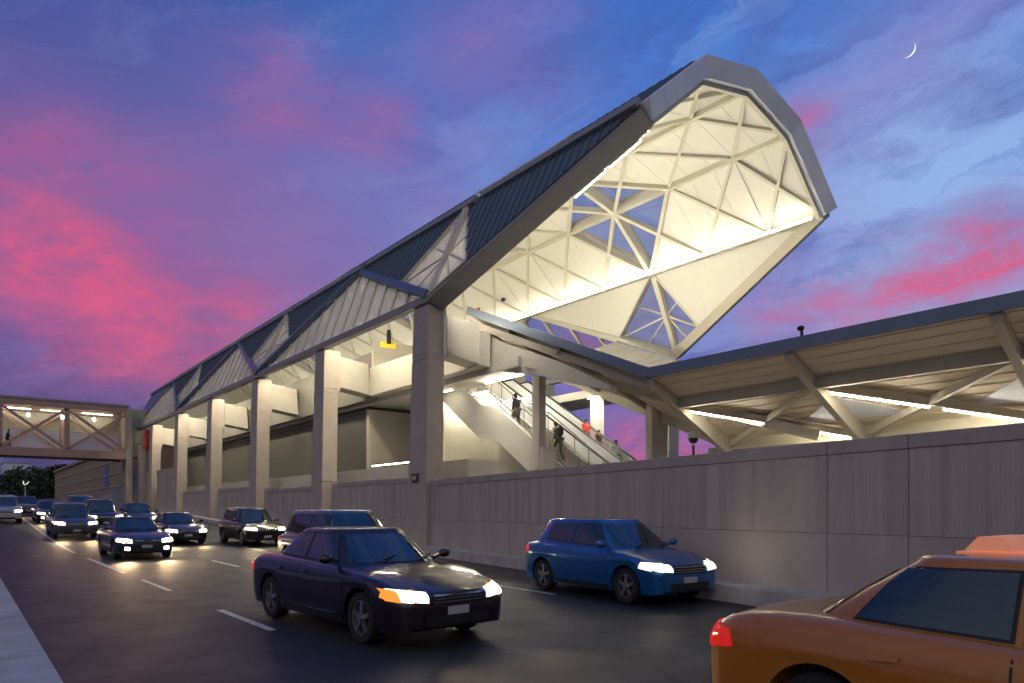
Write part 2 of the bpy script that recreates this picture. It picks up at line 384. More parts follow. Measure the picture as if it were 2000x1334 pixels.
US = [60, 40, 30, 24, 20, 16, 12, 8, 4, 0] + [-4-2*i for i in range(24)] + [-56, -70, -90, -120, -160, -220, -300]
US2 = [u for u in US if u >= -160]
gmb = MB()
for i, u in enumerate([1500, 60] + US[1:] + [-3000]):
    z = road_z(u)-.03
    gmb.v += [(u, -2500, z), (u, 2500, z)]
    if i: gmb.f.append((2*i-2, 2*i, 2*i+1, 2*i-1))
tag(gmb.build('ground', 'ground'), kind='structure')
bend = lambda u: -.176*max(0.0, u)
wallv = lambda u: bend(u)
strip(US, lambda u: -13.6, lambda u: bend(u)-.62, 0.0, 'road', 'asphalt')
strip(US, lambda u: -14.15, lambda u: -13.6, .16, 'median_kerb', 'kerb', bot=-.05)
strip(US, lambda u: -19.0, lambda u: -14.16, .145, 'median', 'kerb')
strip(US2, lambda u: bend(u)-.62, lambda u: bend(u)-.0, .30, 'wall_kerb', 'kerb', bot=-.05)
def marks(segs, name, label, cat='road marking'):
    for n, (u0, u1, va, vb, w) in enumerate(segs):
        k = max(1, int(abs(u1-u0)/2)); us = [lerp(u0, u1, i/k) for i in range(k+1)]
        f = lambda u, u0=u0, u1=u1, va=va, vb=vb: lerp(va, vb, (u-u0)/(u1-u0))
        o = strip(us, lambda u: f(u)-w/2, lambda u: f(u)+w/2, .005, name, 'paint')
m = MB()
for k in range(30): u = 26-2.0*k; m.box(u-.012, u+.012, -14.155, -13.594, -.05+road_z(u), .163+road_z(u))
tag(m.build('kerb_joint', 'wall_cap'), kind='structure')
# lane dashes, each its own painted sheet
marks([(-60, -8, -10.75, -10.9, .13), (-5.0, 2.2, -10.85, -10.9, .12), (4.4, 7.2, -10.9, -10.9, .10), (10.7, 13.2, -10.9, -10.9, .12)], 'lane_marking', None)
marks([(-1.1, 1.95, -7.8, -7.88, .12), (-10.3, -7.2, -7.75, -7.8, .12), (-19.5, -16.5, -7.7, -7.7, .12)], 'lane_marking', None)
marks([(9.7, 12.7, -4.9, -5.08, .12), (1.0, 4.0, -4.7, -4.75, .12), (-8, -5, -4.6, -4.6, .12)], 'lane_marking', None)

# ------------------------------------------------------------------ station hall
W = 15.5
UK = [0, -9.8, -19.6, -29.4, -39.2, -49.0]
PROF = [(0, 10.0), (1.94, 14.0), (4.8, 16.5), (7.75, 17.2), (10.7, 16.5), (13.56, 14.0), (15.5, 10.0)]
UEND = 9.0; UFAR = -58.8
def PV(u, k, off=0.0):
    """profile node k at station u, moved out along the averaged normal"""
    v, z = PROF[k]
    if off:
        ns = []
        for a, b in ((k-1, k), (k, k+1)):
            if 0 <= a and b < 7:
                dv, dz = PROF[b][0]-PROF[a][0], PROF[b][1]-PROF[a][1]; l = math.hypot(dv, dz); ns.append(Vector((0, -dz/l, dv/l)))
        n = sum(ns, Vector((0, 0, 0))); n = n*(1/max(.3, n.length)); n.normalize()
        c = n.dot(ns[0]); return Vector((u, v, z)) + n*(off/max(.4, c))
    return Vector((u, v, z))
def LF(side, u, t):
    a, b = (0, 1) if side == 0 else (6, 5)
    return PV(u, a)*(1-t) + PV(u, b)*t
NL = {0: Vector((0, -.9, .436)), 1: Vector((0, .9, .436))}
hall = thing('station_hall', 'long faceted metro station hall on concrete columns with lit flared roof mouth', 'station', (0, 0, 0))

# concrete columns
for i, u in enumerate(UK):
    m = MB()
    z0 = -.2; zc = 7.6
    # tapered shaft then a set-back head
    def prism(u0, u1, v0, v1, za, u0b, u1b, v0b, v1b, zb):
        m.add([(u0, v0, za), (u1, v0, za), (u1, v1, za), (u0, v1, za), (u0b, v0b, zb), (u1b, v0b, zb), (u1b, v1b, zb), (u0b, v1b, zb)],
              [(0, 1, 2, 3), (7, 6, 5, 4), (0, 4, 5, 1), (1, 5, 6, 2), (2, 6, 7, 3), (3, 7, 4, 0)])
    prism(u-1.42, u+.02, -.22, .62, z0, u-1.34, u, -.2, .60, 3.1)
    prism(u-1.34, u, -.2, .60, 3.1, u-1.2, u, -.12, .66, zc)
    prism(u-1.2, u, -.12, .66, zc, u-1.2, u, -.12, .82, zc+.22)
    prism(u-1.2, u, -.12, .82, zc+.22, u-1.14, u-.02, -.06, .80, 9.75)
    m.build('column', 'col', hall, bevel=.025)
    # crossbeam head running in under the hall
    b = MB()
    b.add([(u-1.1, .5, 8.0), (u-.12, .5, 8.0), (u-.12, 2.55, 7.72), (u-1.1, 2.55, 7.72), (u-1.1, .5, 9.55), (u-.12, .5, 9.55), (u-.12, 2.42, 9.35), (u-1.1, 2.42, 9.35)],
          [(0, 1, 2, 3), (7, 6, 5, 4), (0, 4, 5, 1), (1, 5, 6, 2), (2, 6, 7, 3), (3, 7, 4, 0)])
    b.build('crossbeam', 'conc', hall, bevel=.02)
    if i < 4:
        m = MB(); m.box(u-1.2, u, 14.75, 15.6, 0, 9.7); m.build('column', 'conc', hall, bevel=.02)
M['col'].use_fake_user = False
# pipe on the first column
m = MB(); m.tube([(.09, .62, 9.6), (.09, .62, 7.9), (.05, .62, 7.6)], .06, 8); m.build('downpipe', 'white_paint', hall, smooth=True)

# --- lower eave facets: dark seamed triangles, kite skylights, raking glazing
def seams(mb, poly, n, d, step, h0, h1, w=.05):
    """standing seams: thin ribs in direction d clipped to a convex polygon"""
    P = [Vector(p) for p in poly]; d = Vector(d).normalized(); n = Vector(n).normalized(); e = d.cross(n).normalized()
    s = [(p.dot(e), p.dot(d)) for p in P]; lo = min(a for a, _ in s); hi = max(a for a, _ in s)
    k = math.ceil(lo/step)
    while k*step < hi-.02:
        c = k*step; xs = []
        for i in range(len(s)):
            (a0, b0), (a1, b1) = s[i], s[(i+1) % len(s)]
            if (a0-c)*(a1-c) < 0: xs.append(b0+(b1-b0)*(c-a0)/(a1-a0))
        if len(xs) >= 2 and max(xs)-min(xs) > .12:
            base = P[0] + e*(c-s[0][0]); q0 = base + d*(min(xs)-s[0][1]); q1 = base + d*(max(xs)-s[0][1])
            mb.bar(q0+n*(h0+h1)/2, q1+n*(h0+h1)/2, w, h1-h0, up=n)
        k += 1
DOUT, DIN = .14, -.24
for side in (0, 1):
    n = NL[side]
    for ue in (0, -19.6, -39.2):
        E = LF(side, ue, 0); KL = LF(side, max(ue-9.8, UFAR), 1); KR = LF(side, UEND if ue == 0 else ue+9.8, 1); K0 = LF(side, ue, 1)
        tl = .35; tr = .22 if ue == 0 else .35
        Lp = E+(KL-E)*tl; Rp = E+(KR-E)*tr
        for poly, nm in (((KL, K0, Lp), 'a'), ((K0, KR, Rp), 'b')):
            up = (poly[0]-poly[0]) + (PV(0, 1 if side == 0 else 5)-PV(0, 0 if side == 0 else 6))
            m = MB(); m.slab(poly, DOUT-.06, DOUT, n); seams(m, poly, n, up, .42, DOUT, DOUT+.06)
            m.build('roof_panel', 'roof', hall)
            m = MB(); m.slab(poly, DIN, DIN+.05, n); seams(m, poly, n, up, 2.45, DIN-.008, DIN, .03)
            m.build('lining_panel', 'lining', hall)
        kite = (E, Lp, K0, Rp)
        m = MB(); m.slab(kite, .04, .06, n); m.build('skylight_glass', 'glass_frit' if side == 0 else 'glass_pale', hall)
        m = MB(); m.bar(E+n*.0, K0+n*.0, .26, .34, up=n, w2=.3, h2=.5)
        c = E+(K0-E)*.47
        for q in (Lp, Rp): m.bar(c+n*.03, q+n*.03, .09, .14, up=n)
        m1 = (Lp+K0)/2; m2 = (Rp+K0)/2; m3 = (E+Lp)/2; m4 = (E+Rp)/2
        for q in (m1, m2, m3, m4): m.bar(c+n*.03, q+n*.03, .06, .12, up=n)
        m.build('skylight_mullion', 'rib', hall)
        # skylight kerb frame
        m = MB()
        for a, b in zip(kite, kite[1:]+kite[:1]): m.bar(a-n*.05, b-n*.05, .10, .46, up=n)
        m.build('skylight_frame', 'rib', hall)
        # edge beams along the fold between seam roof and raking glass
        for q, u2 in ((KL, 0), (KR, 1)):
            m = MB(); nn = n
            if ue == 0 and u2 == 1: m.bar(E-n*.26, q-n*.26, .5, .74, up=n, w2=.42, h2=.66)
            else: m.bar(E-n*.04, q-n*.04, .34, .70, up=n, w2=.26, h2=.5)
            m.build('edge_beam', ('beam_dark' if side == 0 else 'gutter') if ue == 0 and u2 == 1 else ('canopy_edge' if side == 0 else 'rib'), hall, bevel=.015)
    # raking glass triangles with base on the eave
    for ue in (-9.8, -29.4, -49.0):
        A = LF(side, max(ue-9.8, UFAR), .03); B = LF(side, min(ue+9.8, 0), .03); K = LF(side, ue, .97)
        m = MB(); m.slab((A, B, K), -.06, -.04, n); m.build('raking_glass', 'glass_frit' if side == 0 else 'glass', hall)
        m = MB(); up = LF(side, 0, 1)-LF(side, 0, 0)
        d = up + Vector((-1.6, 0, 0))
        seams(m, (A, B, K), n, d, 1.16 if side == 0 else 1.55, -.22, .02, .13)
        for i in range(0, len(m.f), 6):
            g = MB(); o8 = i//6*8; g.add(m.v[o8:o8+8], [tuple(j-o8 for j in f) for f in m.f[i:i+6]]); g.build('glazing_bar', 'rib', hall)
    # blind roof triangle at the far end
    m = MB(); m.slab((LF(side, -49.0, 1), LF(side, UFAR, 1), LF(side, UFAR, 0)), DOUT-.06, DOUT, n); m.build('roof_panel', 'roof', hall)
    # eave beam, gutter line
    m = MB(); a = LF(side, UFAR, 0); b = LF(side, 0, 0); m.bar(a+Vector((0, 0, -.06)), b+Vector((0, 0, -.06)), .36, .30)
    m.build('eave_beam', 'beam_dark', hall, bevel=.02)
# --- upper facets on a 3.27 m lattice
STEP = 9.8/3
ks = list(range(-18, 4))
def un(k): return UEND if k == 3 else k*STEP
stars = {0: 1, -6: 1, -12: 1}
def near_star(k):
    for s in (0, -6, -12):
        if k == s: return 0
        if k == s-1: return -1
        if k == s+1: return 1
    return None
lin_m = MB(); roof_m = MB(); seam_m = MB(); star_m = {q: MB() for q in (0, -6, -12)}
for a, b, role in ((1, 2, 'side'), (2, 3, 'top'), (4, 3, 'top'), (5, 4, 'side')):
    for k in ks[:-1]:
        k1 = k+1
        q = {}
        nn = (PV(0, b)-PV(0, a)).cross(Vector((1, 0, 0)));
        if nn.z < 0: nn = -nn
        nn.normalize()
        A0, A1, B0, B1 = PV(un(k), a), PV(un(k1), a), PV(un(k), b), PV(un(k1), b)
        hole = []; tris = []
        # nodes on the T line: a==2/4 for top facets is index 'a'; for side facets it is 'b'
        if k in stars:       # cell [s, s+1]
            if role == 'side': hole = [(B0, B1, A0)]; tris = [(A0, A1, B1)]
            else: hole = [(A0, A1, B0)]; tris = [(B0, B1, A1)]
        elif k1 in stars:    # cell [s-1, s]
            if role == 'side': hole = [(B0, B1, A1)]; tris = [(A0, A1, B0)]
            else: hole = [(A0, A1, B1)]; tris = [(B0, B1, A0)]
        else:
            tris = [(A0, A1, B0), (A1, B1, B0)] if (k % 2) == 0 else [(A0, A1, B1), (A0, B1, B0)]
        for t in tris:
            j = rnd.uniform(-.05, .05)
            lin_m.slab(t, DIN+j, DIN+.05+j, nn); roof_m.slab(t, DOUT-.06, DOUT, nn)
            seams(seam_m, t, nn, PV(0, b)-PV(0, a), .42, DOUT, DOUT+.06)
            seams(lin_m, t, nn, PV(0, b)-PV(0, a), 1.1, DIN+j-.012, DIN+j, .022)
        for t in hole: star_m[min((0, -6, -12), key=lambda q: abs(q-k))].slab(t, .04, .06, nn)
lin_m.build('vault_lining', 'lining', hall); roof_m.build('roof_sheet', 'roof', hall); seam_m.build('roof_seam', 'roof', hall)
[q.build('star_skylight', 'glass_pale', hall) for q in star_m.values()]
ribs = MB()
ro = -.31
for k in ks:
    for a, b in ((1, 2), (2, 3), (4, 3), (5, 4)):
        for k2 in (k-1, k+1):
            if k2 in ks:
                P0 = PV(un(k), b, ro); P1 = PV(un(k2), a, ro)
                st = any(abs(k-s) <= 1 and abs(k2-s) <= 1 for s in (0, -6, -12))
                ribs.bar(P0, P1, .13, .13, up=(PV(0, a, 1)-PV(0, a)+PV(0, b, 1)-PV(0, b))) if not st else ribs.bar(P0, P1, .17, .26, up=(PV(0, a, 1)-PV(0, a)+PV(0, b, 1)-PV(0, b)))
ribs.build('lattice_rib', 'rib', hall)
for s in (0, -6, -12):                    # deep members through each star skylight
    m = MB(); u = un(s)
    for a, b in ((1, 2), (2, 3), (4, 3), (5, 4)): m.bar(PV(u, a, -.15), PV(u, b, -.15), .2, .62)
    for b in (2, 4):
        for q in (PV(un(s-1), b, -.1), PV(un(s+1), b, -.1)): m.bar(PV(u, b, -.1), q, .2, .6)
    m.build('star_beam', 'rib', hall)
    # skylight kerbs
    m = MB()
    for a, b, c in ((1, 2, 3), (5, 4, 3)):
        for e in (s-1, s+1):
            for o in (a, c): m.bar(PV(un(e), b, -.02), PV(u, o, -.02), .1, .55)
    m.build('skylight_curb', 'rib', hall)
for k in range(1, 6):
    m = MB(); m.bar(PV(UFAR, k, ro), PV(UEND, k, ro), .17, .26); m.build('purlin', 'rib', hall)
# mouth fascia ring with its return, and end frame
for k in range(1, 5):
    m = MB()
    a0, a1 = PV(UEND, k, .15), PV(UEND, k+1, .15); b0, b1 = PV(UEND, k, -.45), PV(UEND, k+1, -.45)
    X = Vector((1, 0, 0))
    for f, g in ((-.02, .16),):
        vs = [a0+X*f, a1+X*f, b1+X*f, b0+X*f, a0+X*(g+.25), a1+X*(g+.25), b1+X*g, b0+X*g]
        m.add(vs, [(0, 1, 2, 3), (7, 6, 5, 4), (0, 4, 5, 1), (1, 5, 6, 2), (2, 6, 7, 3), (3, 7, 4, 0)])
    m.build('mouth_fascia', 'fascia', hall, bevel=.02)
m = MB()
for k in range(1, 5): m.bar(PV(UEND-.1, k, -.5), PV(UEND-.1, k+1, -.5), .16, .2)
m.build('mouth_frame', 'rib', hall)
# ridge caps stepped along the knuckle
for side, k in ((0, 1), (1, 5)):
    for u0, u1 in ((UFAR, -29), (-28.6, -18.8), (-18.2, -9.4), (-8.8, .6), (1.1, 9.0)):
        m = MB(); m.bar(PV(u0, k, .22), PV(u1, k, .22), .32, .14, up=NL[side]); m.build('ridge_cap', 'beam_dark', hall)
# far end wall of the hall
m = MB(); m.slab([PV(UFAR, k, -.2) for k in range(7)], 0, .2); m.build('end_wall', 'lining', hall)

# --- mezzanine and rooms under the roof
m = MB(); m.box(-9.8, .0, 2.42, 2.95, 7.65, 9.12); m.build('mezzanine_girder', 'conc', hall, bevel=.02)
m = MB(); m.box(-50, -9.8, 2.62, 2.9, 7.55, 10.0); m.build('mezzanine_wall', 'panel_mid', hall)
m = MB(); m.box(-9.72, -9.5, 2.5, 12.9, 7.81, 10.6); m.build('hall_partition', 'panel_beige', hall)
m = MB(); m.box(-50, -6.2, 2.96, 13.2, 7.4, 7.8); m.box(-6.2, 1.8, 2.96, 4.35, 7.4, 7.8); m.box(-6.2, 2.2, 10.6, 13.2, 7.4, 7.8)
m.build('mezzanine_floor', 'conc', hall)
m = MB(); m.box(-50, -11.7, 3.3, 12.5, 2.9, 7.38); m.build('service_room', 'panel_gray', hall)
m = MB(); m.box(-11.68, -11.5, 3.25, 12.4, 2.9, 7.1); m.box(-11.68, -11.42, 3.2, 12.4, 7.1, 7.22); m.box(-11.68, -11.35, 3.2, 3.5, 2.9, 7.1); m.build('service_room_front', 'panel_beige', hall)
m = MB(); m.box(-50, -11.7, 3.2, 3.29, 7.15, 7.25); m.build('cable_ledge', 'steel', hall)
m = MB(); m.box(-50, .4, 1.5, 3.0, 2.0, 3.72); m.build('plinth', 'conc', hall)
m = MB(); m.box(-50, 40, 1.4, 14.5, 1.6, 2.05); m.build('platform_slab', 'conc', hall)
# low walls and box under the stair
m = MB(); m.box(2.4, 2.6, 3.6, 4.3, 2.05, 4.2); m.build('low_wall', 'conc', hall)
m = MB(); m.box(-6.2, -6.0, 3.0, 10.4, 2.05, 7.38); m.build('stair_back_wall', 'panel_beige', hall)
m = MB(); m.box(1.45, 1.9, 4.0, 4.36, 2.05, 7.39); m.build('steel_column', 'conc', hall, bevel=.02)
m = MB(); m.box(-1.8, -1.3, 10.7, 11.2, 2.05, 7.39); m.build('steel_column', 'conc', hall, bevel=.02)

# ------------------------------------------------------------------ linear lamps
def lamp(name, label, cat, group, p, q, up=(0, 0, 1), w=.12, em='lamp'):
    p = Vector(p); q = Vector(q); up = Vector(up).normalized(); c = (p+q)/2
    t = thing(name, label, cat, c, group)
    m = MB(); m.bar(p-up*.05, q-up*.05, w*1.3, .05, up=up); m.build('housing', 'rib', t)
    m = MB(); m.bar(p+up*.0, q+up*.0, w, .04, up=up); m.build('diffuser', em, t)
    return t
for side, k in ((1, 5), (0, 1)):
    inw = Vector((0, 1 if side == 0 else -1, 0))
    lab = ('slim lit tube in the long row along the far knuckle of the station vault' if side else 'slim lit tube in the row under the near dark roof edge of the vault')
    segs = [(8.7-1.95*i, 8.7-1.95*i-1.82) for i in range(10)] + [(-11-4.9*i, -11-4.9*i-4.4) for i in range(8)]
    for u0, u1 in segs:
        b = PV(0, k, -.5)
        off = inw*.25
        lamp('linear_lamp', lab, 'light', 'tube lamps along the vault knuckles' if side else 'tube lamps behind the near roof edge', Vector((u0, b.y, b.z))+off, Vector((u1, b.y, b.z))+off, up=Vector((0, 0, .6))+inw)
Eb, Kb = LF(0, 0, 0), LF(0, UEND, 1)
for t0, t1, hi in ((.10, .25, 0), (.28, .43, 0), (.46, .61, 0), (.70, .83, 1), (.85, .97, 1)):  # lower three are unseen fill, added to light the column and girder
    o = Vector((-.25, .62, -.45)) if hi else Vector((-.3, .55, .02))
    lamp('edge_and_fill_lamp', 'slim lit tube under the dark raking edge beam of the roof mouth, lower three added as fill', 'light', 'tube lamps under the mouth edge beam', Eb.lerp(Kb, t0)+o, Eb.lerp(Kb, t1)+o, up=(0, .8, -.5), em='lamp_stair' if not hi else 'lamp_low')
for i, u in enumerate(UK[:5]):
    for j in (0, 1):
        u0 = u-1.9-j*4.0
        lamp('eave_lamp', 'short lit tube under the near eave between concrete columns', 'light', 'tube lamps under the near eave', (u0, .55, 10.12), (u0-3.4, .55, 10.12), up=(0, .3, -1), em='lamp_eave')
for p, q, lab in (((-5.6, 5.2, 7.3), (-3.2, 5.2, 7.3), 'lit tube over the upper end of the stair flight'),
                  ((-1.6, 10.4, 7.3), (.8, 10.4, 7.3), 'lit tube on the soffit beyond the escalator'),
                  ((-5.9, 8.0, 7.34), (-3.4, 8.0, 7.34), 'lit tube over the top of the escalator'),
                  ((-5.7, 4.6, 7.2), (-5.7, 7.4, 7.2), 'lit tube across the head of the stairs under the mezzanine'),
                  ((-4.5, 7.78, 9.9), (.5, 7.78, 9.0), 'long lit tube above the gap between stairs and escalator'),
                  ((-5.4, 3.7, 7.33), (-4.0, 3.7, 7.33), 'lit tube on the slab edge nearest the first column'),
                  ((-1.6, 3.9, 7.33), (.9, 3.9, 7.33), 'lit tube on the slab edge over the lower stairs'),
                  ((-8.6, 2.0, 3.9), (-3, 2.0, 3.9), 'lit tube on the plinth behind the retaining wall'),
                  ((1, 5.6, 3.0), (-4.5, 5.6, 3.0), 'lit tube low beneath the stair flight')):
    lamp('linear_lamp', lab, 'light', None, p, q, up=(0, 0, -1) if p[2] > 5 else (0, 0, 1), em='lamp_stair' if p[2] > 5 and 'first column' not in lab else 'lamp')

# unseen fill lights added in canopy valley and on mezzanine to brighten the vault
for u, v, z in ((-.6, 7.75, 8.75), (1.6, 7.75, 7.85), (3.8, 7.75, 6.95), (6.0, 7.75, 6.0), (8.6, 7.2, 4.95), (-12.5, 6.0, 8.0), (-20, 6.0, 8.0), (-30, 6, 8.0), (-40, 6, 8), (-50, 6, 8)):
    t = thing('fill_light', 'floodlight added out of sight to brighten the vault from the canopy valley or mezzanine floor', 'fill_light', (u, v, z), 'added fill lights washing the vault')
    m = MB(); m.box(u-.36, u+.36, v-.2, v+.2, z, z+.16); m.build('housing', 'steel', t, bevel=.01)
    m = MB(); m.box(u-.33, u+.33, v-.17, v+.17, z+.165, z+.18); m.build('lens', 'lamp_fill', t)
    m = MB(); m.box(u-.05, u+.05, v-.05, v+.05, z-.3, z); m.build('bracket', 'steel', t)
# ------------------------------------------------------------------ small things on the hall
t = thing('hanging_sign', 'small yellow sign with black figure hanging beneath the eave beside first column', 'sign', (-7.6, 2.2, 10.3))
m = MB(); m.box(-7.62, -7.58, 1.9, 2.75, 9.75, 10.05); m.build('panel', mat('yellow_sign', (.75, .58, .04), .5), t)
m = MB(); m.box(-7.56, -7.5, 2.2, 2.42, 9.95, 10.5); m.ball((-7.53, 2.31, 10.56), .07, .11, .1); m.build('figure', 'black', t)
t = thing('square_plaque', 'dark square plaque low on the front of the nearest concrete column', 'plaque', (-.75, -.3, 2.9))
m = MB(); m.box(-1.0, -.52, -.27, -.213, 2.78, 3.12); m.build('frame', 'steel', t)
m = MB(); m.box(-.9, -.62, -.285, -.272, 2.87, 3.03); m.build('face', 'wall_smooth', t)
def strobe(p, r, lab, m_):
    t = thing('alarm_device', lab, 'alarm', p); m = MB(); m.ball(p, r, r, r*.8); m.build('dome', m_, t, smooth=True)
    m = MB(); m.box(p[0]-r*.7, p[0]+r*.7, p[1]+.02, p[1]+r*.9, p[2]-r*.7, p[2]+r*.7); m.build('back_plate', 'white_paint', t)
M['red'] = mat('red_paint', (.5, .05, .03), .5)
strobe((-10.6, 12.0, 14.75), .16, 'small black device on the vault lining near the left star of ribs', 'black')
strobe((-13.2, 12.0, 14.75), .14, 'small reddish device on the vault lining above mezzanine', 'red')
# ------------------------------------------------------------------ retaining wall along the road
wallT = thing('retaining_wall', 'long ribbed concrete retaining wall beside the road with dark cap', 'wall', (0, 0, 0))
def wall_run(u0, u1, ztop, zj, f, thick=.45):
    g = .006
    def pr(a, b, za0, za1, zb0, zb1, d0=0.0):
        m = MB(); va, vb = f(a)-d0, f(b)-d0
        m.add([(a, va, za0), (b, vb, zb0), (b, vb+thick, zb0), (a, va+thick, za0), (a, va, za1), (b, vb, zb1), (b, vb+thick, zb1), (a, va+thick, za1)],
              [(0, 1, 2, 3), (7, 6, 5, 4), (0, 4, 5, 1), (1, 5, 6, 2), (2, 6, 7, 3), (3, 7, 4, 0)]); return m
    a, b = u0+g, u1-g
    zt = ztop if callable(ztop) else (lambda u: ztop)
    pr(a, b, road_z(a)-.3, road_z(a)*.8+zj-g*.5, road_z(b)-.3, road_z(b)*.8+zj-g*.5, .008).build('lower_panel', 'wall_smooth', wallT, bevel=.004)
    pr(a, b, road_z(a)*.8+zj+g*.5, zt(a)-.22, road_z(b)*.8+zj+g*.5, zt(b)-.22).build('upper_panel', 'wall_rib', wallT, bevel=.004)
    pr(a, b, zt(a)-.215, zt(a), zt(b)-.217, zt(b), .025).build('cap', 'wall_cap', wallT, bevel=.01)
cuts = [.03, 6.3, 9.0, 13.2, 17.2, 18.55, 24, 30, 36, 44]
for a, b in zip(cuts, cuts[1:]): wall_run(a, b, 2.83, 1.3, lambda u: bend(u))
cuts = [-18.2, -14, -11.2]
for a, b in ((-8.4, -4.9), (-4.9, -1.36)): wall_run(a, b, lambda u: 3.0, 1.3, lambda u: 0.0)
for a, b in ((-18.2, -14.4), (-14.4, -11.16)): wall_run(a, b, lambda u: 2.9, 1.3, lambda u: 0.0)
for a, b in ((-28.0, -24.4), (-24.4, -20.96), (-37.8, -34), (-34, -30.76)): wall_run(a, b, lambda u: 3.15, 1.3, lambda u: 0.0)
for a, b in ((-47.6, -44), (-44, -40.56), (-58, -54), (-54, -50.4)): wall_run(a, b, lambda u: 5.3, 1.6, lambda u: 0.0)
for a, b in ((-66, -58), (-76, -66), (-88, -76)): wall_run(a, b, lambda u: lerp(2.6, 5.0, (u+88)/30), 1.6, lambda u: -.2)
for a in (-9.8, -19.6, -29.4, -39.2, -49.0):     # recess behind each column foot
    m = MB(); m.box(a-1.45, a+1.4, .3, .5, 0, 3.0); m.build('infill', 'wall_smooth', wallT)
m = MB(); m.box(.02, 1.35, .3, .5, 0, 2.6); m.build('infill', 'wall_smooth', wallT)
for a in (-8.4, -18.2, -28.0, -37.8, -47.6):     # short returns up to the columns
    wall_run(a, a-1.42+0.0 if False else a+.0001-1.38+1.36, 3.0, 1.3, lambda u: 0.0) if False else None

# ------------------------------------------------------------------ platform canopy (butterfly roof)
cz = lambda u: 6.0 if u >= 8.4 else 6.0+(8.4-u)*.426            # edge height along the platform and up the stair
VE0, VV, VE1 = 3.0, 7.75, 12.5
canopy = thing('platform_canopy', 'butterfly platform canopy with blue edge climbing toward the hall above the stairs', 'canopy', (8, 3, 5))
UC = [-1.7, 8.4, 40.0]
def half(va, vb, nm):
    for u0, u1 in zip(UC, UC[1:]):
        zin = lambda u: cz(u)-1.72
        m = MB(); p = [(u0, va, cz(u0)), (u1, va, cz(u1)), (u1, vb, zin(u1)), (u0, vb, zin(u0))]
        m.slab(p, -.02, .02); nd = (Vector(p[1])-Vector(p[0])).cross(Vector(p[3])-Vector(p[0])); nd = -nd if nd.z > 0 else nd; seams(m, p, nd, Vector(p[1])-Vector(p[0]), .42, .02, .042, .04); m.build('soffit', 'soffit', canopy)
        q = [Vector(x)+Vector((0, 0, .2)) for x in p]
        m = MB(); m.slab(q, -.02, .02); n = (q[1]-q[0]).cross(q[3]-q[0]);
        if n.z < 0: n = -n
        seams(m, q, n, q[3]-q[0], .6, .02, .06, .04); m.build('roof_sheet', 'conc', canopy)
        m = MB(); s = -1 if va < vb else 1
        m.bar(Vector((u0, va+s*.03, cz(u0)+.11)), Vector((u1, va+s*.03, cz(u1)+.11)), .08, .34); m.build('edge_fascia', 'canopy_edge', canopy, bevel=.01)
half(VE0, VV-.25, 'a'); half(VE1, VV+.25, 'b')
for u0, u1 in zip(UC, UC[1:]):
    m = MB(); m.bar((u0, VV, cz(u0)-1.72), (u1, VV, cz(u1)-1.72), .55, .78); m.build('valley_gutter', 'gutter', canopy, bevel=.02)
    if u0 > 0:
        for v in (4.45, 11.05):
            zz = lambda u: cz(u)-.62
            m = MB(); m.bar((u0, v, zz(u0)-.12), (u1, v, zz(u1)-.12), .2, .34); m.build('edge_purlin', 'canopy_steel', canopy, bevel=.01)
for i in range(8):
    u = 8.4+4.75*i
    for v0, s in ((VE0+.05, 1), (VE1-.05, -1)):
        pts = []
        for j in range(9):
            t = j/8; v = lerp(v0, VV-s*.2, t); zt = cz(u)-.05-1.72*t
            d = lerp(.22, .62, t**.8); pts.append((v, zt, zt-d))
        m = MB(); poly = [(u-.11, v, a) for v, a, b in pts] + [(u-.11, v, b) for v, a, b in reversed(pts)]
        m.slab(poly, 0, .22, Vector((1, 0, 0))); m.build('cantilever_arm', 'canopy_steel', canopy, bevel=.012)
        ve = lerp(v0, VV, .33)
        for du, lit in ((4.75, True), (4.75, False)):
            if u+du < 8: continue
            m = MB(); p = Vector((u, VV-s*.25, cz(u)-1.98)) if not lit else Vector((u, ve, cz(u)-.78))
            q = Vector((u+du, ve, cz(u)-.78)) if not lit else Vector((u+du, VV-s*.25, cz(u)-1.98))
            m.bar(p, q, .13, .2); m.build('brace', 'canopy_steel', canopy)
            if lit and s == 1 and i < 6:
                for a, b in ((.06, .28), (.29, .50), (.56, .74), (.75, .94)):
                    pa, pb = p.lerp(q, a)-Vector((0, 0, .16)), p.lerp(q, b)-Vector((0, 0, .16))
                    lamp('canopy_lamp', 'bright tube lamp fixed under a canopy brace above the platform wall', 'light', 'tube lamps under the platform canopy', pa, pb, up=(0, 0, -1), w=.07, em='lamp_low')
    # glazed triangle at each arm foot
    if i > 0 and i < 6:
        m = MB(); sl = 1.72/(VV-.25-VE0); zf = lambda v: cz(u)-(v-VE0)*sl
        tri = [(u, 5.5, zf(5.5)-.035), (u-1.7, 6.9, zf(6.9)-.035), (u+1.7, 6.9, zf(6.9)-.035)]
        m.slab(tri, -.01, .01); m.build('skylight', M['fascia'], canopy)
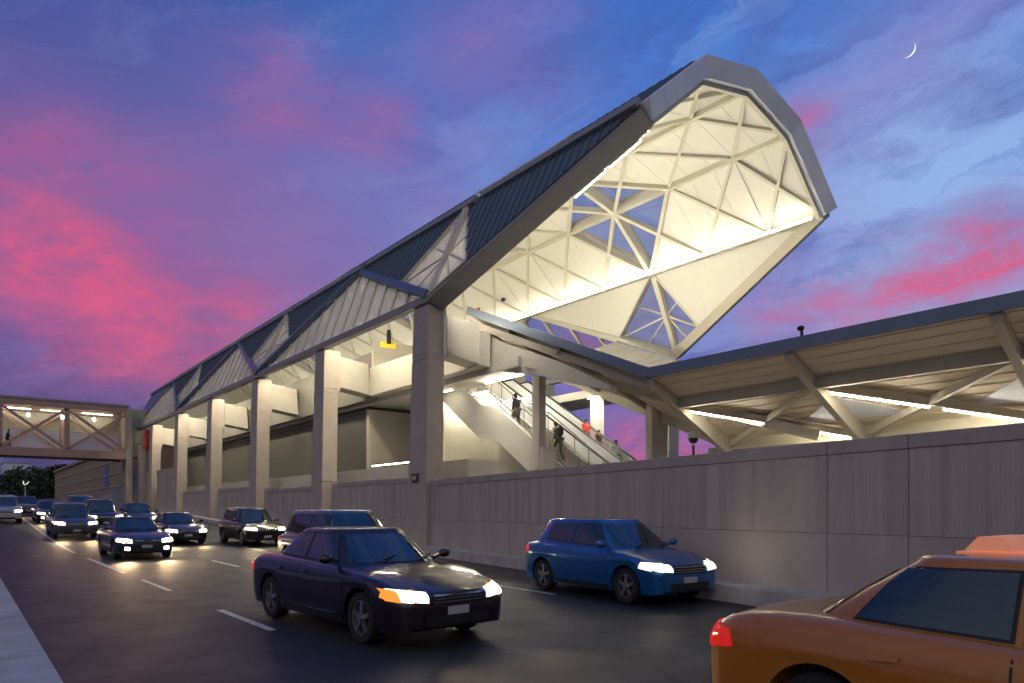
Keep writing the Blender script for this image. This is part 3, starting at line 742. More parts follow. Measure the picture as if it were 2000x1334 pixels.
# sloped deep girder carrying the stair canopy
m = MB(); poly = [(-1.6, 3.15, 9.9), (.5, 3.15, 8.66), (4.2, 3.15, 7.15), (6.6, 3.15, 5.95), (6.6, 3.15, 5.8), (4.2, 3.15, 6.46), (3.0, 3.15, 6.85), (.4, 3.15, 7.45), (-1.35, 3.15, 7.75), (-1.6, 3.15, 8.2)]
m.slab(poly, 0, .35, Vector((0, 1, 0))); m.build('stair_girder', 'conc', canopy, bevel=.02)
m = MB(); m.bar((2.2, 3.05, 7.5), (12.2, 6.6, 4.0), .2, .34); m.build('raking_beam', 'gutter', canopy)
m = MB(); m.bar((-1.6, 3.02, 9.85), (8.2, 3.3, 5.75), .12, .26); m.build('edge_purlin', 'canopy_steel', canopy)
for u in (1.0, 4.0):
    m = MB(); m.bar((u, 3.1, cz(u)-.2), (u+1.0, VV-.3, cz(u)-2.2), .16, .3); m.build('cantilever_arm', 'canopy_steel', canopy)
for (u, v, w, r) in ((7.7, 7.75, .62, 1), (17.2, 7.75, .62, 1), (26.7, 7.75, .62, 1)):
    m = MB(); m.lathe([(w/2, 2.05), (w/2, 4.0)], (u, v, 0), n=24); m.build('post', 'conc', canopy, smooth=True)
m = MB(); m.box(5.0, 5.3, 6.9, 7.9, 2.05, 6.0); m.build('post', 'conc', canopy)
t = thing('roof_fixture', 'small dark fixture standing up from the blue canopy edge', 'fixture', (13.4, 3, 6.3))
m = MB(); m.tube([(13.55, 3.0, 6.28), (13.55, 3.0, 6.46)], .04, 8); m.build('stem', 'black', t); m = MB(); m.ball((13.52, 3.0, 6.5), .10, .08, .07); m.build('head', 'black', t, smooth=True)
strobe((15.4, 4.9, 5.2), .12, 'small red device hanging beneath the platform canopy soffit', 'red')
# globe camera on a post in front of the round canopy post
t = thing('globe_camera', 'white and black domed camera on a slim post behind the wall', 'camera', (7.2, 7.0, 2.05))
m = MB(); m.tube([(7.2, 7.0, 2.05), (7.2, 7.0, 4.1)], .05, 8); m.build('pole', 'steel', t, smooth=True)
m = MB(); m.lathe([(.05, 4.62), (.16, 4.6), (.2, 4.5), (.2, 4.36)], (7.2, 7.0, 0)); m.build('housing', 'white_paint', t, smooth=True)
m = MB(); m.ball((7.2, 7.0, 4.33), .18); m.build('dome', 'black', t, smooth=True)

# ------------------------------------------------------------------ stairs and escalator
M['tread'] = mat('pale_tread', (.62, .59, .52), .6, noise=.06, nscale=2)
def stz(u):
    if u < -6.0: return 7.8
    if u < -2.5: return 7.8-.68*(u+6.0)
    if u < -1.5: return 5.42
    return 5.42-.68*(u+1.5)
stair = thing('staircase', 'pale concrete stair flight with landing descending under the hall', 'stairs', (-1, 6, 2.05))
m = MB()
u = -6.0; zc_ = 7.8
while stz(u) > 2.2:
    z = stz(u)
    if -2.5 < u < -1.52: m.box(u, -1.5, 4.5, 7.6, z-.3, z); u = -1.5; continue
    m.box(u, u+.28, 4.5, 7.6, z-.34, z-.02); u += .25
m.build('tread', 'tread', stair)
for v in (4.36, 7.62):
    prof = [(-6.2, 8.75), (-5.9, 8.75), (-2.55, 6.5), (-1.45, 6.35), (3.4, 3.05), (3.4, 2.05), (2.6, 2.05), (-1.6, 4.9), (-2.6, 4.9), (-6.2, 7.35)] if v < 5 else [(-6.2, 7.9), (-5.9, 7.85), (-2.55, 5.6), (-1.45, 5.5), (3.4, 2.2), (3.4, 2.05), (2.6, 2.05), (-1.6, 4.9), (-2.6, 4.9), (-6.2, 7.35)]
    m = MB(); m.slab([(a, v, b) for a, b in prof], 0, .14, Vector((0, 1, 0))); m.build('stringer', 'conc', stair, bevel=.01)
for v in (4.62, 6.05, 7.55):
    m = MB(); path = [(-6, v, 8.75), (-2.5, v, 6.4), (-1.5, v, 6.35), (3.3, v, 3.1)]
    m.tube(path, .025, 6)
    for a in [-6+.9*i for i in range(11)]:
        m.tube([(a, v, stz(a)), (a, v, stz(a)+.92)], .018, 6)
    m.build('handrail', 'steel', stair, smooth=True)
esc = thing('escalator', 'bright escalator with white balustrades and black handrails beside the stairs', 'escalator', (-1, 9, 2.05))
ez = lambda u: 7.8 if u < -6.4 else 7.8-.62*(u+6.4)
for v, nm in ((7.95, 1), (9.15, 2), (10.25, 3)):
    m = MB(); m.slab([(-7.2, v, 8.75), (-6.2, v, 8.75), (3.2, v, 2.95), (3.2, v, 2.05), (2.2, v, 2.05), (-6.6, v, 7.5), (-7.2, v, 7.5)], 0, .12, Vector((0, 1, 0))); m.build('balustrade', 'white_paint', esc, bevel=.01)
    m = MB(); m.tube([(-7.2, v+.06, 8.8), (-6.2, v+.06, 8.8), (3.2, v+.06, 3.0)], .05, 8); m.build('handrail', 'black', esc, smooth=True)
for v0, v1 in ((8.08, 9.14), (9.28, 10.24)):
    m = MB(); u = -6.4
    while u < 2.4:
        m.box(u, u+.42, v0, v1, ez(u)-.42, ez(u)-.05); u += .4
    m.build('step', 'tread', esc)
m = MB(); m.slab([(-6.4, 7.96, 7.0), (2.6, 7.96, 1.9), (2.2, 7.96, 1.9), (-6.4, 7.96, 6.6)], .13, 2.3, Vector((0, 1, 0))); m.build('truss_casing', 'conc', esc)

# ------------------------------------------------------------------ pedestrian bridge
bridge = thing('pedestrian_bridge', 'rose steel truss footbridge with lit interior crossing the road', 'footbridge', (-55.5, -9, 6.6))
BU0, BU1, BV0, BV1 = -57.6, -53.8, -34.0, -1.3
for u in (BU1, BU0):
    pv = [BV1 - 5.1*i for i in range(7)]
    m = MB(); m.bar((u, BV0, 11.5), (u, BV1, 11.5), .34, .55); m.build('top_chord', 'pink_steel', bridge)
    m = MB(); m.bar((u, BV0, 7.0), (u, BV1, 7.0), .36, .75); m.build('bottom_chord', 'pink_steel', bridge)
    for i, v in enumerate(pv):
        m = MB(); m.box(u-.16, u+.16, v-.2, v+.2, 7.3, 11.3); m.build('post', 'pink_steel', bridge)
        if i < len(pv)-1:
            v2 = pv[i+1]; off = .03 if u == BU1 else -.03
            m = MB(); m.bar((u+off, v, 11.2), (u+off, v2, 7.35), .22, .26, up=(1, 0, 0)); m.build('diagonal', 'pink_steel', bridge)
            m = MB(); m.bar((u-off, v2, 11.2), (u-off, v, 7.35), .22, .26, up=(1, 0, 0)); m.build('diagonal', 'pink_steel', bridge)
m = MB(); m.box(BU0-.25, BU1+.25, BV0, BV1+.1, 11.8, 12.0); m.build('roof', 'beam_dark', bridge)
m = MB(); m.box(BU0+.25, BU1-.25, BV0, BV1, 11.55, 11.79); m.build('ceiling', 'panel_beige', bridge)
m = MB(); m.box(BU0+.2, BU1-.2, BV0, BV1, 7.15, 7.36); m.build('floor', 'conc', bridge)
m = MB(); m.box(BU0-.44, BU0-.4, BV0, BV1, 9.4, 11.54); m.build('back_panel', 'panel_beige', bridge)
m = MB(); m.box(BU0-.44, BU0-.41, BV0, BV1, 7.38, 9.38); m.build('window_band', 'glass_frit', bridge)
m = MB(); m.box(BU0-.2, BU0+2.0, BV1, BV1+2.8, 7.0, 11.9); m.build('end_block', 'panel_beige', bridge)
m = MB(); m.box(BU0+2.05, BU1+.2, BV1-.2, BV1+.35, 1.0, 11.6); m.build('pier', 'col', bridge, bevel=.02)
m = MB(); m.box(BU1+1.0, BU1+2.2, -.6, .6, 1.0, 8.0); m.build('pier', 'col', bridge, bevel=.02)
for v in (-4.0, -6.6, -9.3, -11.4, -14.5):
    t = thing('bridge_lamp_and_fill', 'small bright lamp hanging inside the footbridge', 'light', (-55.4, v, 10.9), 'lamps inside the footbridge')
    m = MB(); m.ball((-55.4, v, 10.55), .15, .15, .18); m.build('globe', 'lamp', t, smooth=True)
    m = MB(); m.tube([(-55.4, v, 10.7), (-55.4, v, 11.55)], .03, 6); m.build('stem', 'white_paint', t)

for i in range(5):  # ceiling tubes added to brighten the bridge interior
    v = -2.2-3.4*i
    lamp('bridge_lamp_and_fill', 'fill tube added along the ceiling to brighten the footbridge interior', 'light', 'added fill tubes inside the footbridge', (-57.0, v, 11.3), (-57.0, v-2.6, 11.3), up=(0, 0, -1))
# ------------------------------------------------------------------ beyond the bridge
bld = thing('block_building', 'low tan block building beyond the footbridge beside the road', 'building', (-100, 4, 0))
m = MB(); m.box(-148, -66, 1.2, 22, 0, 9.3); m.build('wall', 'brick', bld)
m = MB()
for z in (3.0, 4.6, 6.2, 7.8): m.box(-148.05, -65.95, 1.1, 1.22, z, z+.12)
m.build('string_course', 'conc', bld)
m = MB(); m.box(-148.3, -65.7, .9, 22.3, 9.3, 9.75); m.build('parapet', 'brick', bld)
M['dark_glass'] = mat('dark_glass', (.02, .025, .03), .12, spec=.6)
for u in (-84,):
    m = MB(); m.box(u-1.6, u+1.6, 1.12, 1.19, 4.8, 7.6); m.build('window', 'dark_glass', bld)
b2 = thing('white_building', 'pale flat roofed building showing above dark trees in the distance', 'building', (-467, 11, 0))
m = MB(); m.box(-478, -456, 5, 17, 0, 28); m.build('wall', 'white_paint', b2)
m = MB()
for z in (14, 18, 22):
    for k in range(9): m.box(-455.95, -455.8, 5.5+1.25*k, 6.4+1.25*k, z, z+1.8)
m.build('window', 'dark_glass', b2)
m = MB(); m.box(-479, -455.5, 4.5, 17.5, 28, 28.6); m.build('roof', 'conc', b2)
t = thing('street_lamp', 'white street lamp with flared head beyond the footbridge', 'street lamp', (-66, -9.4, road_z(-66)))
z = road_z(-214); lu, lv = -214, .2
t.location = (lu, lv, z); WLOC[t.name] = Vector((lu, lv, z))
m = MB(); m.tube([(lu, lv, z), (lu, lv, z+7.5)], .12, 8); m.build('pole', 'white_paint', t, smooth=True)
m = MB(); m.lathe([(.15, 7.2), (.95, 8.3), (1.0, 8.45)], (lu, lv, z), n=16); m.build('head', emis('lamp_head', (1, .95, .85), 1.2), t, smooth=True)
# trees
M['leaf'] = mat('dark_leaf', (.04, .055, .03), .8, noise=.4, nscale=.5)
M['bark'] = mat('bark', (.07, .055, .04), .9, noise=.3, nscale=3)
def tree(loc, h, r, lab, seed):
    q = random.Random(seed); t = thing('broadleaf_tree', lab, 'tree', loc, 'dark trees beyond the bridge')
    x, y, z = loc; m = MB(); m.tube([(x, y, z), (x+.2, y, z+h*.3), (x, y+.2, z+h*.6)], .35, 8, .15)
    for k in range(5):
        a = k*1.26; m.tube([(x, y, z+h*(.3+.05*k)), (x+math.cos(a)*r*.5, y+math.sin(a)*r*.5, z+h*(.55+.05*k))], .14, 6, .05)
    m.build('trunk', 'bark', t)
    m = MB()
    cl = [(q.uniform(-.6, .6)*r, q.uniform(-.6, .6)*r, h*q.uniform(.35, .85), q.uniform(.3, .55)*r) for _ in range(14)]
    for cx, cy, cz_, cr in cl:
        for _ in range(110):
            d = Vector((q.gauss(0, 1), q.gauss(0, 1), q.gauss(0, 1))).normalized()*cr*q.uniform(.55, 1.05)
            p = Vector((x+cx, y+cy, z+cz_))+d; s = q.uniform(.35, .75)
            a = Vector((q.gauss(0, 1), q.gauss(0, 1), q.gauss(0, 1))).normalized(); b = a.orthogonal().normalized()
            m.add([p-a*s, p+b*s*.6, p+a*s, p-b*s*.6], [(0, 1, 2, 3)])
    m.build('crown', 'leaf', t, recalc=False)
for i, (u, v, h, r, lab) in enumerate(((-172, 4, 11, 6, 'dark tree half hidden by the tan building'), (-196, 5, 12, 6.5, 'dark rounded tree just left of the tan building'),
                         (-230, 6, 14, 7, 'tall dark tree close behind the white street lamp'), (-275, 5, 15, 8, 'broad dark tree left of the white street lamp'),
                         (-335, 5, 17, 9, 'dark tree second from the left frame edge'), (-425, 3, 20, 11, 'dark tree at the left frame edge'), (-240, 20, 15, 8, 'dark tree standing in front of the distant pale building'),
                         (-300, 14, 16, 8, 'dark tree below the roof of the distant pale building'))):
    tree((u, v, road_z(u)), h, r, lab, i)
# moon
MD = 2500.0; md = sky_dir(1773, 97); mc = Vector(cam.location)+md*MD
m = MB(); rm = MD*7.5/1333/(sky_dir(1773, 97).dot(FWD))*1.0
# thin lune of the lit limb of a sphere
ax = (UPV*.84 + RGT*.54).normalized(); rr = md.cross(ax).normalized(); ax = rr.cross(md).normalized(); rr = rr if rr.dot(RGT) > 0 else -rr
for i in range(25):
    th = math.pi*i/24
    for j in range(5):
        ph = R(52 + 38*j/4)
        m.v.append(tuple(mc + ax*(rm*math.cos(th)) + (rr*math.sin(ph) - md*math.cos(ph))*(rm*math.sin(th))))
for i in range(24):
    for j in range(4): m.f.append((i*5+j, i*5+j+1, (i+1)*5+j+1, (i+1)*5+j))
tag(m.build('moon', emis('moonlight', (.92, .96, 1), 1.1), recalc=False), 'thin white crescent moon in the upper sky', 'moon')
# ------------------------------------------------------------------ cars
def paint(name, col, metal=.35, rough=.28): return mat(name, col, rough, metal, noise=.03, nscale=5, spec=.5, coat=.8)
PAINT = {'purple': paint('plum_paint', (.014, .007, .014), .1), 'navy': paint('navy_paint', (.018, .026, .05)), 'black': paint('black_paint', (.010, .011, .014)),
         'blue': paint('bright_blue_paint', (.006, .12, .36)), 'silver': paint('silver_blue_paint', (.12, .17, .22), .6), 'orange': paint('burnt_orange_paint', (.46, .165, .015), .05),
         'grey': paint('grey_paint', (.09, .10, .12), .6), 'white': paint('pale_car_paint', (.42, .43, .45), .1), 'darkgrey': paint('dark_grey_paint', (.03, .034, .04), .5)}
M['car_glass'] = mat('car_glass', (.016, .034, .042), .03, spec=.9); M['car_glass'].node_tree.nodes['Principled BSDF'].inputs['IOR'].default_value = 1.6
M['tyre'] = mat('tyre_rubber', (.018, .018, .018), .85)
M['alloy'] = mat('alloy_rim', (.36, .36, .37), .35, .8)
M['headlight'] = mat('headlight_lens', (.5, .48, .44), .08, spec=.8, emit=((1, .84, .58), 3.0))
M['bulb'] = emis('headlight_beam_lens', (1, .88, .64), 22)
M['dim_lamp'] = mat('dim_headlight', (.6, .58, .52), .15, emit=((1, .85, .6), .5))
M['amber'] = mat('amber_lamp', (.6, .2, .02), .1, spec=.8, emit=((1, .30, .03), 1.1))
M['tail'] = mat('tail_lamp', (.35, .012, .01), .1, spec=.8, emit=((1, .03, .02), .45))
M['plate'] = mat('number_plate', (.45, .45, .46), .5)
M['chrome'] = mat('chrome_trim', (.5, .5, .52), .2, .9)
def crom(pts, x):
    if x <= pts[0][0]: return pts[0][1]
    if x >= pts[-1][0]: return pts[-1][1]
    for i in range(len(pts)-1):
        if pts[i][0] <= x <= pts[i+1][0]:
            x0, y0 = pts[i]; x1, y1 = pts[i+1]; t = (x-x0)/(x1-x0)
            m0 = (y1-pts[i-1][1])/(x1-pts[i-1][0]) if i > 0 else (y1-y0)/(x1-x0)
            m1 = (pts[i+2][1]-y0)/(pts[i+2][0]-x0) if i+2 < len(pts) else (y1-y0)/(x1-x0)
            d = x1-x0; t2 = t*t; t3 = t2*t
            return (2*t3-3*t2+1)*y0+(t3-2*t2+t)*d*m0+(-2*t3+3*t2)*y1+(t3-t2)*d*m1
KIND = {
 'sedan': dict(L=4.65, W=1.80, top=[(-2.33, .86), (-1.9, .98), (-1.2, 1.0), (0, .97), (.95, .93), (1.7, .83), (2.33, .66)], belt=.95, H=1.43, xf=(1.12, .30), xr=(-1.78, -.98), hw=(.80, .585), wx=(1.42, -1.36), wr=.325,
               win=[((.62, .98), (-.28, 1.0), (-.28, 1.345), (.27, 1.335)), ((-.36, 1.0), (-1.18, 1.02), (-.96, 1.33), (-.36, 1.345))], b=.2),
 'suv': dict(L=4.65, W=1.86, top=[(-2.33, 1.0), (-2.1, 1.1), (-1.2, 1.12), (0, 1.09), (.9, 1.06), (1.7, .98), (2.33, .80)], belt=1.06, H=1.72, xf=(1.12, .42), xr=(-2.22, -1.86), hw=(.84, .66), wx=(1.42, -1.38), wr=.36,
               win=[((.66, 1.11), (-.30, 1.13), (-.30, 1.53), (.40, 1.57)), ((-.39, 1.13), (-1.22, 1.15), (-1.22, 1.57), (-.39, 1.53)), ((-1.31, 1.16), (-1.86, 1.19), (-1.72, 1.55), (-1.31, 1.57))], b=.27),
 'minivan': dict(L=4.85, W=1.90, top=[(-2.43, .95), (-2.2, 1.02), (-1.2, 1.04), (0, 1.02), (1.1, 1.0), (1.85, .90), (2.43, .70)], belt=1.0, H=1.70, xf=(1.62, .62), xr=(-2.30, -1.95), hw=(.86, .68), wx=(1.55, -1.45), wr=.335,
               win=[((.98, 1.05), (-.12, 1.06), (-.12, 1.56), (.66, 1.54)), ((-.20, 1.06), (-1.2, 1.07), (-1.2, 1.56), (-.20, 1.56)), ((-1.28, 1.08), (-2.0, 1.1), (-1.84, 1.53), (-1.28, 1.56))], b=.22),
 'hatchback': dict(L=4.15, W=1.74, top=[(-2.08, .9), (-1.9, 1.0), (-1.1, 1.0), (0, .97), (.85, .95), (1.5, .86), (2.08, .68)], belt=.96, H=1.52, xf=(1.18, .34), xr=(-1.98, -1.52), hw=(.79, .60), wx=(1.30, -1.25), wr=.32,
               win=[((.66, 1.0), (-.26, 1.03), (-.26, 1.41), (.30, 1.40)), ((-.34, 1.03), (-1.20, 1.08), (-1.12, 1.39), (-.34, 1.41))], b=.2),
}
def car_shell(k):
    L2 = k['L']/2; W2 = k['W']/2; b0 = k['b']; ra = k['wr']+.065
    xs = set(round(-L2*.998 + L2*1.996*i/46, 4) for i in range(47))
    for d in (.004, .012, .03, .06): xs |= {round(L2*.998-d, 4), round(-L2*.998+d, 4)}
    for wx in k['wx']:
        for i in range(17): xs.add(round(wx+ra*math.cos(math.pi*i/16), 4))
        xs |= {round(wx+ra+.004, 4), round(wx-ra-.004, 4)}
    xs = sorted(xs); xs = [x for i, x in enumerate(xs) if i == 0 or x-xs[i-1] > .003]
    NS, NA, NT = 9, 5, 5
    mb = MB(); rows = []
    for x in xs:
        xn = min(.999, abs(x)/L2)
        e = (1-xn**16)**(1/3.0); ez_ = (1-xn**22)**(1/3.2)
        w = W2*(.55+.45*e) if xn > .6 else W2
        w *= 1-.035*max(0, (xn-.35)/.65)**2
        zc_ = .52; h = crom(k['top'], x); b = b0
        h = zc_+(h-zc_)*(.55+.45*ez_); b = zc_-(zc_-b)*(.6+.4*ez_)
        for wx in k['wx']:
            if abs(x-wx) < ra: b = max(b, k['wr']+math.sqrt(max(0, ra*ra-(x-wx)**2)))
        r = min(.13, (h-b)*.45); pts = []
        def side(z):
            t = max(0, (.62-z)/.42); u = max(0, (z-.62)/.45)
            crease = .012*math.exp(-((z-.78)/.05)**2)
            return w*(1-.055*t*t-.045*u*u)+crease*e
        for i in range(NS):
            z = lerp(b, h-r, i/(NS-1)); pts.append((side(z), z))
        ws = pts[-1][0]
        for i in range(1, NA+1):
            a = math.pi/2*i/NA; pts.append((ws-r*1.15*(1-math.cos(a)), h-r+r*math.sin(a)))
        wt_ = pts[-1][0]
        for i in range(1, NT+1):
            t = i/NT; pts.append((wt_*(1-t), h+.03*(1-(1-t)**2)))
        half_ = pts
        row = [(x, y, z) for y, z in half_] + [(x, -y, z) for y, z in reversed(half_[:-1])]
        # underside
        row += [(x, -half_[0][0]*.5, b), (x, half_[0][0]*.5, b)]
        rows.append(row)
    n = len(rows[0])
    for r_ in rows: mb.v += r_
    for i in range(len(rows)-1):
        for j in range(n):
            mb.f.append((i*n+j, i*n+(j+1) % n, (i+1)*n+(j+1) % n, (i+1)*n+j))
    mb.f.append(tuple(range(n))); mb.f.append(tuple(range((len(rows)-1)*n, len(rows)*n))[::-1])
    return mb
def car_cabin(k):
    mb = MB(); n = 56; rings = []
    zb = k['belt']-.08; zt = k['H']-.055
    def ring(f, z, s=1.0):
        xf = lerp(k['xf'][0], k['xf'][1], f); xr = lerp(k['xr'][0], k['xr'][1], f); hw = lerp(k['hw'][0], k['hw'][1], f**1.25)
        cx, ax = (xf+xr)/2, (xf-xr)/2; out = []
        for i in range(n):
            t = 2*math.pi*i/n; c, s_ = math.cos(t), math.sin(t); p = 2/5.5
            X = cx+ax*s*math.copysign(abs(c)**p, c); Y = hw*s*math.copysign(abs(s_)**p, s_)
            out.append((X, Y, z))
        return out
    for i in range(9):
        f = i/8; rings.append(ring(f-.0, lerp(zb, zt, f)))
    for s, dz in ((.985, .018), (.955, .032), (.88, .043), (.7, .052), (.4, .055), (.1, .055)):
        rings.append(ring(1.0, zt+dz, s))
    for r_ in rings: mb.v += r_
    for i in range(len(rings)-1):
        for j in range(n): mb.f.append((i*n+j, i*n+(j+1) % n, (i+1)*n+(j+1) % n, (i+1)*n+j))
    mb.f.append(tuple(range(n))[::-1]); mb.f.append(tuple(range((len(rings)-1)*n, len(rings)*n)))
    return mb
def bvh_of(mb): return BVHTree.FromPolygons([Vector(v) for v in mb.v], mb.f)
def patch(bv, quad, axis, sgn, off=.006, nx=8, ny=5, thick=0.0):
    """quad of 2-D corners laid onto the shell along an axis"""
    m = MB(); ok = True; P = []
    for j in range(ny+1):
        for i in range(nx+1):
            a = Vector(quad[0]).lerp(Vector(quad[1]), i/nx); b = Vector(quad[3]).lerp(Vector(quad[2]), i/nx); c = a.lerp(b, j/ny)
            if axis == 'x': o = Vector((4*sgn, c[0], c[1])); d = Vector((-sgn, 0, 0))
            elif axis == 'y': o = Vector((c[0], 4*sgn, c[1])); d = Vector((0, -sgn, 0))
            else: o = Vector((c[0], c[1], 4)); d = Vector((0, 0, -1))
            hit, nr, _, _ = bv.ray_cast(o, d)
            if hit is None: hit = P[-1]-Vector((0, 0, 0)) if P else o+d*3; nr = -d; P.append(hit); continue
            if nr.dot(d) > 0: nr = -nr
            P.append(hit+nr*off)
    m.v = [tuple(p) for p in P]
    for j in range(ny):
        for i in range(nx): k = j*(nx+1)+i; m.f.append((k, k+1, k+nx+2, k+nx+1))
    return m
def wheel(parent, x, y, r, s):
    t = .20
    m = MB(); m.lathe([(r*.70, y-t/2*1.0), (r*.96, y-t/2), (r, y-t*.3), (r, y+t*.3), (r*.96, y+t/2), (r*.70, y+t/2), (r*.66, y+s*t*.2)] if s > 0 else
                      [(r*.66, y+s*t*.2), (r*.70, y-t/2), (r*.96, y-t/2), (r, y-t*.3), (r, y+t*.3), (r*.96, y+t/2), (r*.70, y+t/2)], (x, 0, r), 'Y', 28)
    w = m.build('wheel', 'tyre', parent, smooth=True, angle=50)
    m = MB(); yo = y+s*t*.42
    prof = [(r*.70, yo-s*.06), (r*.71, yo), (r*.64, yo+s*.004), (r*.61, yo-s*.05)]
    n = 28; vs = []
    for rr, h in prof:
        for k in range(n): a = 2*math.pi*k/n; vs.append((x+rr*math.cos(a), h, r+rr*math.sin(a)))
    m.add(vs, [(i*n+k, i*n+(k+1) % n, (i+1)*n+(k+1) % n, (i+1)*n+k) for i in range(3) for k in range(n)])
    for k in range(5):
        a = 2*math.pi*k/5+.3; c, sn = math.cos(a), math.sin(a)
        m.bar((x+c*.03, yo-s*.015, r+sn*.03), (x+c*r*.66, yo-s*.02, r+sn*r*.66), .03, .075, up=(-sn, 0, c), h2=.05)
    m.lathe([(.055, yo-.03), (.055, yo+.0)], (x, 0, r), 'Y', 12)
    m.build('rim', 'alloy', w)
CARPAINT = {}
def make_car(kind, label, cat, color, lights='headlight', fog=False, amber=False):
    k = KIND[kind]; root = thing({'sedan': 'sedan_car', 'suv': 'suv', 'minivan': 'minivan', 'hatchback': 'hatchback_car'}[kind], label, cat)
    sh = car_shell(k); cb = car_cabin(k); bs, bc = bvh_of(sh), bvh_of(cb)
    pm = PAINT[color]; L2, W2 = k['L']/2, k['W']/2
    sh.build('body', pm, root, smooth=True, angle=42)
    cb.build('cabin', pm, root, smooth=True, angle=42)
    hw0, hw1 = k['hw']; b, H = k['belt'], k['H']
    patch(bc, ((-hw0*.86, b+.015), (hw0*.86, b+.015), (hw1*.84, H-.1), (-hw1*.84, H-.1)), 'x', 1, nx=14, ny=8).build('windshield', 'car_glass', root, smooth=True, recalc=False)
    patch(bc, ((-hw0*.84, b+.06), (hw0*.84, b+.06), (hw1*.82, H-.12), (-hw1*.82, H-.12)), 'x', -1, nx=12, ny=6).build('rear_window', 'car_glass', root, smooth=True, recalc=False)
    m = MB(); m.bar((k['xf'][0]-.02, -.45, b+.03), (k['xf'][0]-.30, .05, b+.10), .02, .02); m.bar((k['xf'][0]-.02, .2, b+.03), (k['xf'][0]-.30, .62, b+.10), .02, .02)
    m.build('wiper', 'black', root)
    for s in (1, -1):
        for q in k['win']:
            cx = sum(p[0] for p in q)/4; cz2 = sum(p[1] for p in q)/4
            big = [(cx+(p[0]-cx)*1.06, cz2+(p[1]-cz2)*1.10) for p in q]
            fr = patch(bc, big, 'y', s, off=.003, nx=8, ny=6).build('window_surround', 'black', root, smooth=True, recalc=False)
            patch(bc, q, 'y', s, off=.007, nx=8, ny=6).build('side_window', 'car_glass', root, smooth=True, recalc=False)
        zt = crom(k['top'], L2-.25)
        # head lamp wraps the corner
        hl = patch(bs, ((s*W2*.50, zt-.17), (s*W2*.90, zt-.13), (s*W2*.92, zt+.0), (s*W2*.50, zt-.05)), 'x', 1, off=.012, nx=8, ny=4).build('headlight', lights, root, smooth=True, recalc=False)
        for c0, c1 in ((.55, .69), (.73, .85)): patch(bs, ((s*W2*c0, zt-.152), (s*W2*c1, zt-.138), (s*W2*c1, zt-.045), (s*W2*c0, zt-.06)), 'x', 1, off=.018, nx=4, ny=3).build('bulb', 'bulb', hl, smooth=True, recalc=False)
        hs = patch(bs, ((L2-.16, zt-.14), (L2-.42, zt-.10), (L2-.40, zt+.0), (L2-.17, zt-.02)), 'y', s, off=.010, nx=5, ny=3).build('headlight_side', lights if not amber else 'amber', root, smooth=True, recalc=False)
        if amber: patch(bs, ((s*W2*.86, zt-.15), (s*W2*.96, zt-.13), (s*W2*.96, zt+.0), (s*W2*.86, zt-.03)), 'x', 1, off=.016, nx=3, ny=3).build('indicator', 'amber', root, smooth=True, recalc=False)
        if fog: patch(bs, ((s*W2*.58, .33), (s*W2*.74, .34), (s*W2*.74, .44), (s*W2*.58, .43)), 'x', 1, off=.012, nx=4, ny=4).build('fog_lamp', 'bulb', root, recalc=False)
        zr = crom(k['top'], -L2+.2)
        patch(bs, ((s*W2*.58, zr-.24), (s*W2*.9, zr-.24), (s*W2*.9, zr-.06), (s*W2*.58, zr-.06)), 'x', -1, off=.01, nx=6, ny=4).build('tail_light', 'tail', root, smooth=True, recalc=False)
        patch(bs, ((-L2+.08, zr-.24), (-L2+.34, zr-.20), (-L2+.30, zr-.08), (-L2+.08, zr-.07)), 'y', s, off=.01, nx=6, ny=4).build('tail_light', 'tail', root, smooth=True, recalc=False)
        xm = k['xf'][0]-.42
        m = MB(); m.ball((xm, s*(W2+.07), b+.09), .075, .10, .07, 12, 8); m.bar((xm, s*(W2-.12), b+.03), (xm, s*(W2+.04), b+.08), .04, .05); m.build('mirror', pm, root, smooth=True)
        # door shut lines, sill and handles
        dx = [k['xf'][0]-.12, (k['win'][0][1][0]+k['win'][1][0][0])/2, k['win'][1][1][0]+.0]
        m = MB()
        for x in dx[:2]:
            q = patch(bs, ((x-.006, .36 if abs(x-k['wx'][1]) > .55 else .74), (x+.006, .36 if abs(x-k['wx'][1]) > .55 else .74), (x+.006, b-.03), (x-.006, b-.03)), 'y', s, off=.003, nx=1, ny=12); m.add(q.v, q.f)
        m.build('door_seam', 'black', root, recalc=False)
        for x in (dx[1]+.10, dx[2]+.14):
            q = patch(bs, ((x, .80), (x+.18, .81), (x+.18, .835), (x, .83)), 'y', s, off=.022, nx=3, ny=2); q.build('door_handle', pm, root, smooth=True, recalc=False)
        q = patch(bs, ((k['wx'][1]+k['wr']+.12, k['b']+.02), (k['wx'][0]-k['wr']-.12, k['b']+.02), (k['wx'][0]-k['wr']-.12, k['b']+.10), (k['wx'][1]+k['wr']+.12, k['b']+.10)), 'y', s, off=.01, nx=10, ny=2); q.build('sill_trim', 'black', root, smooth=True, recalc=False)
        for wx in k['wx']: wheel(root, wx, s*(W2-.125), k['wr'], s)
    zg = crom(k['top'], L2-.25)
    patch(bs, ((-W2*.44, zg-.2), (W2*.44, zg-.2), (W2*.42, zg-.06), (-W2*.42, zg-.06)), 'x', 1, off=.008, nx=10, ny=4).build('grille', 'black', root, smooth=True, recalc=False)
    m = MB()
    for z in (zg-.17, zg-.13, zg-.09):
        q = patch(bs, ((-W2*.42, z-.007), (W2*.42, z-.007), (W2*.42, z+.007), (-W2*.42, z+.007)), 'x', 1, off=.014, nx=10, ny=1); m.add(q.v, q.f)
    m.build('grille_bar', 'chrome', root, recalc=False)
